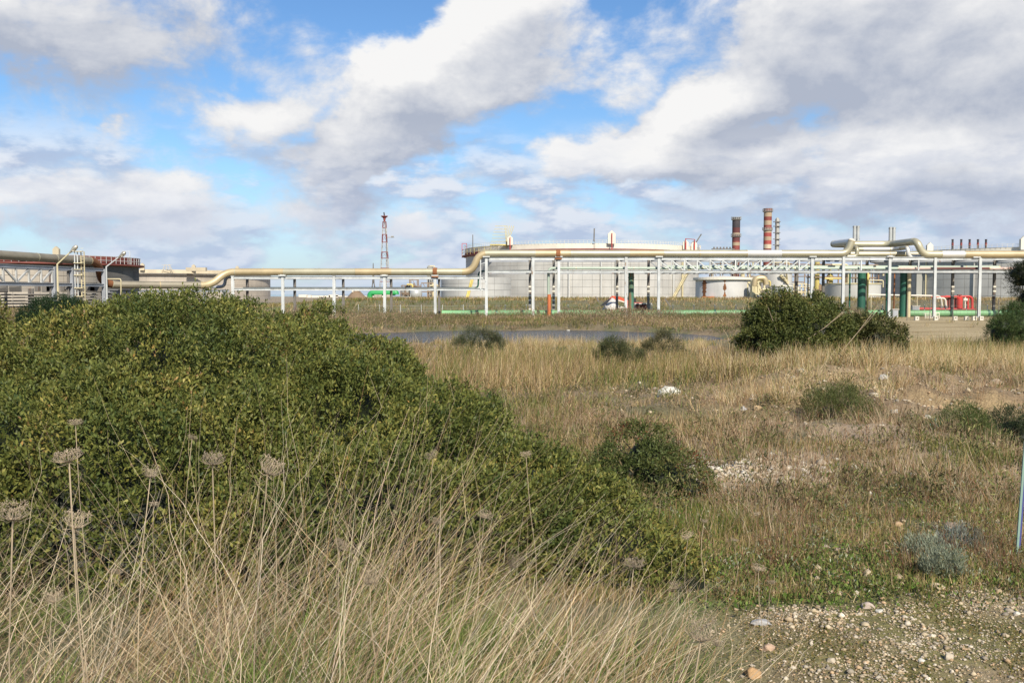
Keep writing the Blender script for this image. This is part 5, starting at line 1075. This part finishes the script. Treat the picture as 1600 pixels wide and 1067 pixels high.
# scrub on bank beyond the pond
n = 6200; px = RNG.uniform(-200, 1800, n); d_ = RNG.uniform(60, 97, n); x = (px - 800) / F * d_
k = (hgt(x, d_) > -.68) & (sand_zone(x, d_) < .2); px, d_, x = px[k], d_[k], x[k]
c_ = vn2(x, d_, .12, 101); m_ = len(x); hh = .08 + .95 * sst(.3, .8, c_) + .25 * (d_ > 84); nb = 42; rep = np.repeat(np.arange(m_), nb); n = len(rep)
o = np.stack([x[rep] + RNG.normal(0, .32, n), d_[rep] + RNG.normal(0, .3, n), 0 * rep], 1); o[:, 2] = hgt(x, d_)[rep] + RNG.random(n) ** .8 * hh[rep] * 1.1
dd = unit(RNG.normal(0, .55, (n, 3)) + np.array([0, 0, 1.0])); nv = unit(np.cross(dd, RNG.normal(size=(n, 3)))); sz = RNG.uniform(.10, .24, n)
sel = vn2(x, d_, .22, 102)[rep] + RNG.normal(0, .08, n); Cc = np.where((sel > .55)[:, None], pick([(.10, .11, .045), (.14, .14, .055), (.2, .17, .07)], n), np.where((sel > .40)[:, None], pick([(.18, .12, .075), (.26, .175, .115), (.33, .23, .15)], n), pick([(.3, .23, .13), (.38, .29, .17), (.22, .18, .08)], n)))
V, T, C = leaves(o, dd, nv, sz, sz * .2, Cc); tag(npmesh('scrub', V, T, 'grass', C, kind='stuff'), 'brown and olive scrub along the far bank of the pond', 'scrub')
# low grey brown brush on mound / near right
def brush(spots, n_each, pal, hlo, hhi, rad, w):
    parts = []
    for (px, d, s_) in spots:
        n = int(n_each * s_); x = X(px, d) + RNG.normal(0, rad * s_ * .5, n); y = d + RNG.normal(0, rad * s_ * .5, n); az = np.arctan2(y - d, x - X(px, d)) + RNG.normal(0, .5, n)
        parts.append(ribbons(np.stack([x, y, hgt(x, y) - .01], 1), RNG.uniform(hlo, hhi, n) * s_, az, np.abs(RNG.normal(.35, .25, n)), RNG.normal(.2, .5, n), RNG.uniform(w * .7, w * 1.4, n), 4, pick(pal, n), .03))
    return join(parts)
sp_ = [(random.uniform(1120, 1640), math.exp(random.uniform(math.log(7.0), math.log(17))), random.uniform(.6, 1.2)) for _ in range(70)] + [(random.uniform(1080, 1250), random.uniform(6, 9), .8) for _ in range(10)] + [(random.uniform(760, 1150), random.uniform(8.6, 14), .8) for _ in range(30)]
V, T, C = brush(sp_ * 2, 90, [(.20, .13, .075), (.28, .195, .115), (.36, .27, .17), (.46, .36, .235), (.26, .14, .07)], .08, .32, .5, .0036)
tag(npmesh('dead_brush', V, T, 'drystem', C, kind='stuff'), 'grey brown dead stalks and twigs on the rubble slope', 'dead brush')
sp3 = [(random.uniform(690, 1100), random.uniform(38, 46.5), random.uniform(.8, 1.3)) for _ in range(60)] + [(random.uniform(1120, 1480), random.uniform(12.5, 16.5), random.uniform(.3, .7)) for _ in range(60)] + [(random.uniform(1140, 1440), random.uniform(15.6, 17.3), random.uniform(.6, 1.1)) for _ in range(46)] + [(random.uniform(1400, 1640), random.uniform(16, 36), random.uniform(.9, 1.4)) for _ in range(60)]
V, T, C = brush(sp3, 120, FSTRAW + [(.55, .45, .28), (.2, .2, .06)], .2, .55, .3, .0055)
tag(npmesh('straw_clumps', V, T, 'drystem', C, kind='stuff'), 'clumps of pale straw around the feet of the mound bushes', 'dry grass')
sp2 = [(random.uniform(1150, 1620), math.exp(random.uniform(math.log(5.2), math.log(8))), random.uniform(.5, 1)) for _ in range(60)]
V, T, C = brush(sp2, 70, [(.15, .06, .035), (.19, .11, .06), (.1, .1, .04), (.25, .18, .12)], .08, .24, .12, .003)
tag(npmesh('dead_weeds', V, T, 'drystem', C, kind='stuff'), 'reddish dead weeds standing in the green grass at right', 'weeds')

# ------------------------------------------------------------------ gravel and rocks
def ico(sub):
    import bmesh
    bm = bmesh.new(); bmesh.ops.create_icosphere(bm, subdivisions=sub, radius=1); V = np.array([v.co[:] for v in bm.verts]); T = np.array([[v.index for v in f.verts] for f in bm.faces]); bm.free(); return V, T
I1 = (np.array([(1, 0, 0), (-1, 0, 0), (0, 1, 0), (0, -1, 0), (0, 0, 1), (0, 0, -1), (.62, .62, .5), (-.62, .6, .5), (-.6, -.62, .5), (.6, -.62, .5)], float), np.array([(4, 6, 7), (4, 7, 8), (4, 8, 9), (4, 9, 6), (6, 0, 2), (6, 2, 7), (7, 2, 1), (7, 1, 8), (8, 1, 3), (8, 3, 9), (9, 3, 0), (9, 0, 6), (0, 3, 5), (3, 1, 5), (1, 2, 5), (2, 0, 5)])); I3 = ico(3)
def stones(x, y, s, pal, flat=.6, sink=.25):
    n = len(x); V0, T0 = I1; k = len(V0); nv = V0[None] * (1 + RNG.uniform(-.28, .28, (n, k, 1))) ; a = RNG.uniform(0, 6.28, n); ca, sa = np.cos(a)[:, None], np.sin(a)[:, None]
    sc = s[:, None] * np.stack([RNG.uniform(.7, 1.3, n), RNG.uniform(.6, 1.1, n), RNG.uniform(.4, .9, n) * flat / .6], 1); v = nv * sc[:, None, :]
    vx = v[..., 0] * ca - v[..., 1] * sa; vy = v[..., 0] * sa + v[..., 1] * ca; v = np.stack([vx + x[:, None], vy + y[:, None], v[..., 2] + (hgt(x, y) + s * sink)[:, None]], -1)
    T = (T0[None] + (np.arange(n) * k)[:, None, None]).reshape(-1, 3); return v.reshape(-1, 3), T, np.repeat(pick(pal, n, .1), k, axis=0)
LIME = [(.44, .35, .22), (.50, .40, .26), (.36, .27, .16), (.54, .46, .34), (.30, .25, .18), (.46, .31, .17)]
n = 75000; x = RNG.uniform(.6, 4.0, n); y = 3.2 + 2.6 * RNG.random(n); k = RNG.random(n) < gravel_zone(x, y) * (.32 + .68 * sst(.36, .56, vn2(x, y, 2.6, 111))); x, y = x[k], y[k]
s = np.clip(RNG.lognormal(math.log(.0041), .55, len(x)), .002, .024); A = [stones(x, y, s, LIME)]
n = 1300; x = RNG.normal(2.3, .34, n); y = RNG.normal(8.35, .24, n); A.append(stones(x, y, np.clip(RNG.lognormal(math.log(.014), .6, n), .005, .06), [(.50, .42, .30), (.56, .50, .40), (.44, .34, .22)], .7))
n = 9000; px = RNG.uniform(1000, 1750, n); y = np.exp(RNG.uniform(math.log(5), math.log(19), n)); x = (px - 800) / F * y; k = RNG.random(n) < .05 + .85 * mound_zone(x, y) + .12 * (y < 8.5); x, y = x[k], y[k]
A.append(stones(x, y, np.clip(RNG.lognormal(math.log(.014), .5, len(x)), .006, .05), LIME, .7))
n = 500; px = RNG.uniform(720, 1150, n); y = RNG.uniform(9, 22, n); A.append(stones((px - 800) / F * y, y, np.clip(RNG.lognormal(math.log(.016), .5, n), .006, .04), LIME, .7))
V, T, C = join(A); tag(npmesh('gravel', V, T, 'stone', C, kind='stuff'), 'pale limestone gravel scattered at lower right and on the mound', 'gravel')
PALE = (.62, .58, .48); OCH = (.50, .36, .20); GRY = (.42, .40, .37); TAN = (.5, .42, .30)
rocks = [(1050, 609, 38, 22, PALE, 'big white limestone block lying in the dry grass'), (1252, 578, 15, 11, PALE, 'white upright rock at the foot of the dark bush'), (1240, 589, 9, 6, PALE, 'small white rock left below the upright rock'),
         (1184, 638, 13, 9, OCH, 'ochre stone left of the mound slope'), (1163, 639, 10, 7, GRY, 'grey stone beside the ochre stone'), (1180, 651, 8, 5, TAN, 'tiny tan stone just under the ochre stone'),
         (1369, 616, 17, 10, TAN, 'tan rock high on the mound, left of two others'), (1397, 642, 12, 8, PALE, 'pale rock in the middle of the mound slope'), (1451, 652, 12, 7, PALE, 'pale rock at the right end of the mound slope'), (1382, 590, 20, 9, GRY, 'flat grey stones near the top of the mound'), (1408, 656, 7, 5, TAN, 'small tan stone below the pale mound rock'),
         (1271, 619, 7, 6, TAN, 'little tan stone left of the mound centre'), (972, 711, 9, 8, OCH, 'single ochre stone in the middle field'), (862, 729, 9, 8, TAN, 'tan stone next to the huge bush edge'), (838, 651, 6, 7, GRY, 'small pale stone in the grass beside the bush'),
         (1170, 750, 15, 10, PALE, 'pale rock on the left of the rubble patch'), (1200, 744, 11, 8, PALE, 'pale rock on the right of the rubble patch'), (1185, 757, 18, 7, TAN, 'flat tan rock at the front of the rubble patch'), (1145, 733, 7, 6, OCH, 'ochre pebble left of the rubble patch'), (1114, 731, 6, 5, PALE, 'white pebble left of the rubble patch'),
         (1284, 769, 9, 6, TAN, 'tan stone right of the rubble patch'), (1386, 752, 9, 7, TAN, 'tan stone below the juniper'), (1425, 742, 8, 5, PALE, 'small white stone below the aloe'), (1490, 821, 26, 14, (.42, .30, .22), 'brown rounded rock in the grass near the blue bar'),
         (1320, 860, 32, 7, (.40, .29, .2), 'long flat brownish stone in the green grass'), (1357, 948, 20, 14, (.56, .45, .36), 'pinkish rock at the edge of the gravel'), (1352, 898, 11, 7, OCH, 'ochre stone in the grass above the pinkish rock'), (1375, 955, 12, 7, PALE, 'white stone right of the pinkish rock'), (1340, 915, 14, 9, (.42, .3, .2), 'brown stone above the pinkish rock'),
         (1181, 1056, 30, 20, (.46, .28, .13), 'large orange brown stone at the bottom edge'), (1202, 1012, 24, 14, (.50, .34, .22), 'orange stone above the large one at the bottom edge'), (1485, 1026, 19, 14, TAN, 'tan rock in the middle of the gravel'), (1440, 1036, 12, 8, PALE, 'pale stone left of the tan gravel rock'), (1300, 1036, 18, 10, TAN, 'flat tan stone in the left part of the gravel'),
         (1590, 960, 11, 7, PALE, 'white stone in the gravel at the right edge'), (1190, 975, 40, 10, GRY, 'flat grey slab at the top left of the gravel'), (1240, 800, 16, 8, TAN, 'tan stone in the grass below the rubble patch'), (1090, 905, 8, 6, TAN, 'tan stone beside the tip of the huge bush'), (1023, 797, 10, 8, (.4, .2, .1), 'rusty red lump beside the low reddish shrub'),
         (1150, 880, 14, 7, PALE, 'pale stone left of the lone wild carrot stem'), (1463, 556, 22, 12, TAN, 'tan stone bank far right of the dark bushes'), (1436, 560, 12, 7, GRY, 'grey stone right of the dark bushes'), (1560, 596, 26, 10, (.45, .36, .26), 'bare tan earth clod near the right edge'), (888, 517, 7, 5, PALE, 'white stone on the far bank of the pond')]
V0, T0 = I3
for i, (px, py, wpx, hpx, col, lb) in enumerate(rocks):
    # find where the ray through (px, py) meets the ground
    d = 3.5
    while d < 140 and P(px, py + hpx * .45, d).z > gz(P(px, py, d).x, d): d += .04 if d < 25 else .2
    w = wpx / F * d / 2; h = hpx / F * d / 2; x = X(px, d); x = P(px, py, d).x; z = gz(x, d)
    v = V0 * (1 + (vn(V0 * 1.7 + i * 3.3, i) - .5)[:, None] * .7 + (vn(V0 * 5 + i, i + .5) - .5)[:, None] * .22)
    ax = RNG.normal(size=(13, 3)); ax = unit(ax)
    for a in ax: dp = v @ a; v = v - np.outer(np.maximum(dp - .64, 0), a)
    v = v * np.array([w * 1.15, w * .8, h * 1.35]); v = v + np.array([0, w * .4, h * .4])
    o = npmesh('rock', v, T0, 'stone', np.tile(col, (len(v), 1))); o.location = (x, d, z); tag(o, lb, 'rock', 'loose limestone rocks')
# white rubble heap in front of the excavator
HP = root('rubble_heap', (X(958, 108), 108, -.3), 'heap of white broken stone in front of the excavator arm', 'rubble')
v = V0 * (1 + (vn(V0 * 3, 5) - .5)[:, None] * .6); v = v * np.array([1.35, .9, 1.25]) + np.array([X(957, 108), 108, -.25]); v[:, 2] += np.where(np.abs(v[:, 0] - X(957, 108)) < .4, .35, 0); npmesh('heap', v, T0, 'stone', np.tile((.58, .55, .5), (len(v), 1)), HP)
for k in range(24):
    v = V0[::1] * RNG.uniform(.12, .28) * (1 + (vn(V0 * 2 + k, k) - .5)[:, None] * .8) + np.array([X(942 + RNG.uniform(0, 34), 107), 107 + RNG.uniform(-.6, .3), RNG.uniform(-.3, .5)]); npmesh('stone', v, T0, 'stone', np.tile(PALE, (len(v), 1)), HP)

# ------------------------------------------------------------------ aloe, blue bar, wild carrots, bare stems
AG = root('aloe_plant', (X(1468, 10.6), 10.6, gz(X(1468, 10.6), 10.6)), 'small blue green aloe rosette left of the dark green bush', 'aloe'); c = AG.location
for k in range(13):
    a = k * 2.4; tl = .35 + .5 * random.random(); L_ = random.uniform(.16, .28); dr = Vector((math.cos(a) * tl, math.sin(a) * tl, 1 - tl * .5)).normalized(); sd_ = dr.cross(Vector((0, 0, 1))).normalized() * .022
    b = MB(); b0 = c + dr * .01; m1 = c + dr * L_ * .5 - Vector((0, 0, .01)); tip = c + dr * L_ + Vector((0, 0, .02)); b.add([b0 - sd_, b0 + sd_, m1 + sd_ * .8, m1 - sd_ * .8, tip, m1 - Vector((0, 0, .012))], [(0, 1, 2, 3), (3, 2, 4), (1, 5, 2), (0, 3, 5), (2, 5, 4), (5, 3, 4), (0, 5, 1)]); b.build('leaf', 'aqua', AG)
BB = root('fence_bar', (X(1588, 5.8), 5.8, .4), 'leaning blue and pale green metal bar at the right edge', 'metal bar')
p0, p1 = P(1589, 878, 5.75), P(1603, 690, 5.75); b = MB(); b.beam(p0 + Vector((.006, 0, 0)), p1 + Vector((.006, 0, 0)), .013, .013); b.build('bar', 'blue', BB)
b = MB(); b.beam(p0 + Vector((-.007, -.004, 0)), p1 + Vector((-.007, -.004, 0)), .011, .014); b.build('edge_strip', 'aqua', BB)
def umbel(seed, cup):
    rr = random.Random(seed); b = MB(); n = 44
    for k in range(n):
        a = k * 2.399; q_ = math.sqrt((k + .5) / n); ro = .5 * q_ * rr.uniform(.8, 1.3); top = cup * (.35 + .65 * q_) + rr.uniform(-.05, .05); pc = Vector((math.cos(a), math.sin(a), 0))
        bulge = .62 * q_ * (1 + .15 * cup); pts = [Vector((0, 0, 0)), pc * bulge * .55 + Vector((0, 0, top * .22)), pc * bulge * (1.0) + Vector((0, 0, top * .62)), pc * (ro * rr.uniform(.8, 1.1)) + Vector((0, 0, top))]
        b.tube(pts, .012, 3, radii=[.013, .010, .008, .007], cap=False); e = pts[-1]
        for j in range(5):
            q2 = e + Vector((rr.uniform(-.09, .09), rr.uniform(-.09, .09), rr.uniform(.01, .11))); b.tube([e, q2], .007, 3, cap=False, radii=[.007, .012])
    for k in range(7):     # bracts hanging below
        a = k * .9 + rr.random(); d = Vector((math.cos(a), math.sin(a), 0)); b.tube([(0, 0, 0), d * .22 + Vector((0, 0, -.06)), d * .5 * rr.uniform(.6, 1.3) + Vector((0, 0, rr.uniform(-.3, .15)))], .008, 3, cap=False)
    me = bpy.data.meshes.new('umbel'); me.from_pydata(b.v, [], b.f); me.shade_smooth(); me.materials.append(M['umbel']); return me
M['umbel'] = paint('dry_umbel', (.42, .33, .22), .9, var=.4, scale=8, streak=1)
M['stalk'] = paint('dry_stalk', (.40, .31, .20), .8, var=.4, scale=5, streak=2)
UM = [umbel(k, c_) for k, c_ in enumerate((.35, .5, .7, .9))]
wild = [(108, 722, 56, 0, 'widest flat wild carrot head, low left against the bush'), (20, 812, 58, 1, 'wide wild carrot head at the left edge'), (332, 727, 48, 0, 'flat wild carrot head between two others above the straw'), (418, 742, 42, 2, 'rounded wild carrot head above the densest straw'), (235, 745, 34, 2, 'pale fuzzy wild carrot head left of the flat one'),
        (116, 826, 40, 2, 'wild carrot head directly below the widest one'), (118, 664, 26, 1, 'small wild carrot head high above the widest one'), (82, 940, 34, 2, 'wild carrot head low at the left on a dark stem'), (300, 685, 17, 0, 'tiny tilted wild carrot head against the bush'), (182, 896, 22, 1, 'small wild carrot head in the straw, left part'),
        (530, 856, 32, 0, 'dark tilted wild carrot head in the straw centre'), (578, 912, 34, 3, 'tall cupped wild carrot head in the lower centre'), (682, 818, 26, 1, 'wild carrot head in front of the bush centre'), (676, 716, 22, 2, 'high cupped wild carrot head before the bush, on a thick stem'), (757, 808, 24, 1, 'wild carrot head right of the centre straw'),
        (800, 886, 28, 3, 'basket shaped wild carrot head on a long slanting stem'), (990, 886, 40, 0, 'open wild carrot head before the bush tip'), (1053, 920, 22, 1, 'small wild carrot head right of the bush tip'), (1095, 1002, 56, 3, 'large closed basket wild carrot head at the bottom right of the straw'), (1120, 1008, 24, 2, 'small brown wild carrot head touching the large basket one'),
        (1185, 890, 24, 0, 'lone flat wild carrot head on a long straight stem over the gravel'), (1206, 911, 16, 0, 'tiny dark wild carrot head beside the lone one'), (1075, 840, 20, 1, 'dark wild carrot head right of the bush edge'), (822, 713, 22, 0, 'flat wild carrot head at the upper bush edge'), (240, 790, 16, 1, 'little wild carrot head half hidden in straw'), (1183, 805, 12, 0, 'very small wild carrot head in the grass at right'), (1100, 815, 14, 0, 'small far wild carrot head left of the very small one'), (1148, 845, 14, 0, 'small far wild carrot head below the rubble patch')]
for i, (px, py, w, var, lb) in enumerate(wild):
    real = .078 if w > 30 else (.062 if w > 18 else .048); d = min(real * F / w, 5.6); sc_ = .84; p = P(px, py, d); g = gz(p.x, p.y); ln = random.Random(i); lx = ln.uniform(-.12, .06) * (p.z - g)
    if lb.startswith('basket'): lx = -.45
    base = Vector((p.x + lx, p.y + ln.uniform(-.05, .1), g - .02)); R_ = root('wild_carrot', base, lb, 'dried flower', 'dried wild carrot heads')
    mid = (p + base) / 2 + Vector((ln.uniform(-.03, .03), 0, .02)); b = MB(); r_ = .0021 if w > 30 else .0016; b.tube([base, mid * .5 + base * .5 + Vector((0.008, 0, 0)), mid, (mid + p) / 2 + Vector((-.006, 0, 0)), p], r_, 6, radii=[r_, r_ * .9, r_ * .8, r_ * .7, r_ * .85]); b.build('stem', M['stalk'], R_, True)
    o = link('umbel', UM[var], None, R_, p - base); s_ = real * sc_; o.scale = (s_, s_ * ln.uniform(.8, 1.1), s_ * ln.uniform(.75, 1.25)); t = (p - mid).normalized(); o.rotation_euler = (ln.uniform(-.55, .3) + (0.3 if 'tilted' in lb else 0), ln.uniform(-.2, .2) + (.5 if 'tilted' in lb else 0), ln.uniform(0, 6))
# pale bare stems over the mound bush
for (pts, d_, lb) in (([(1655 - 450, 560), (1215, 520), (1200, 480)], 17.3, 'bare pale twig standing before the left mound bush'), ([(1310, 555), (1340, 520), (1372, 478)], 17.3, 'long bare pale branch slanting across the right mound bush'), ([(1262, 530), (1290, 510), (1318, 486)], 17.2, 'short bare branch between the two mound bushes'), ([(552, 486), (556, 477), (562, 469)], 105, 'white dead stick near the rack behind the bush')):
    b = MB(); r_ = .006 if d_ < 50 else .05; b.tube([P(a, c_, d_) + Vector((RNG.normal(0, r_), 0, 0)) for a, c_ in pts], r_, 5, radii=[r_ * 1.4, r_, r_ * .6]); p = P(*pts[1], d_); q_ = P(*pts[2], d_); b.tube([p, p + (q_ - p) * .5 + Vector((r_ * 9, 0, r_ * 3)), p + (q_ - p) * .7 + Vector((r_ * 16, 0, r_ * 9))], r_ * .5, 4)
    tag(b.build('bare_branch', M['stalk'], None, True), lb, 'branch')
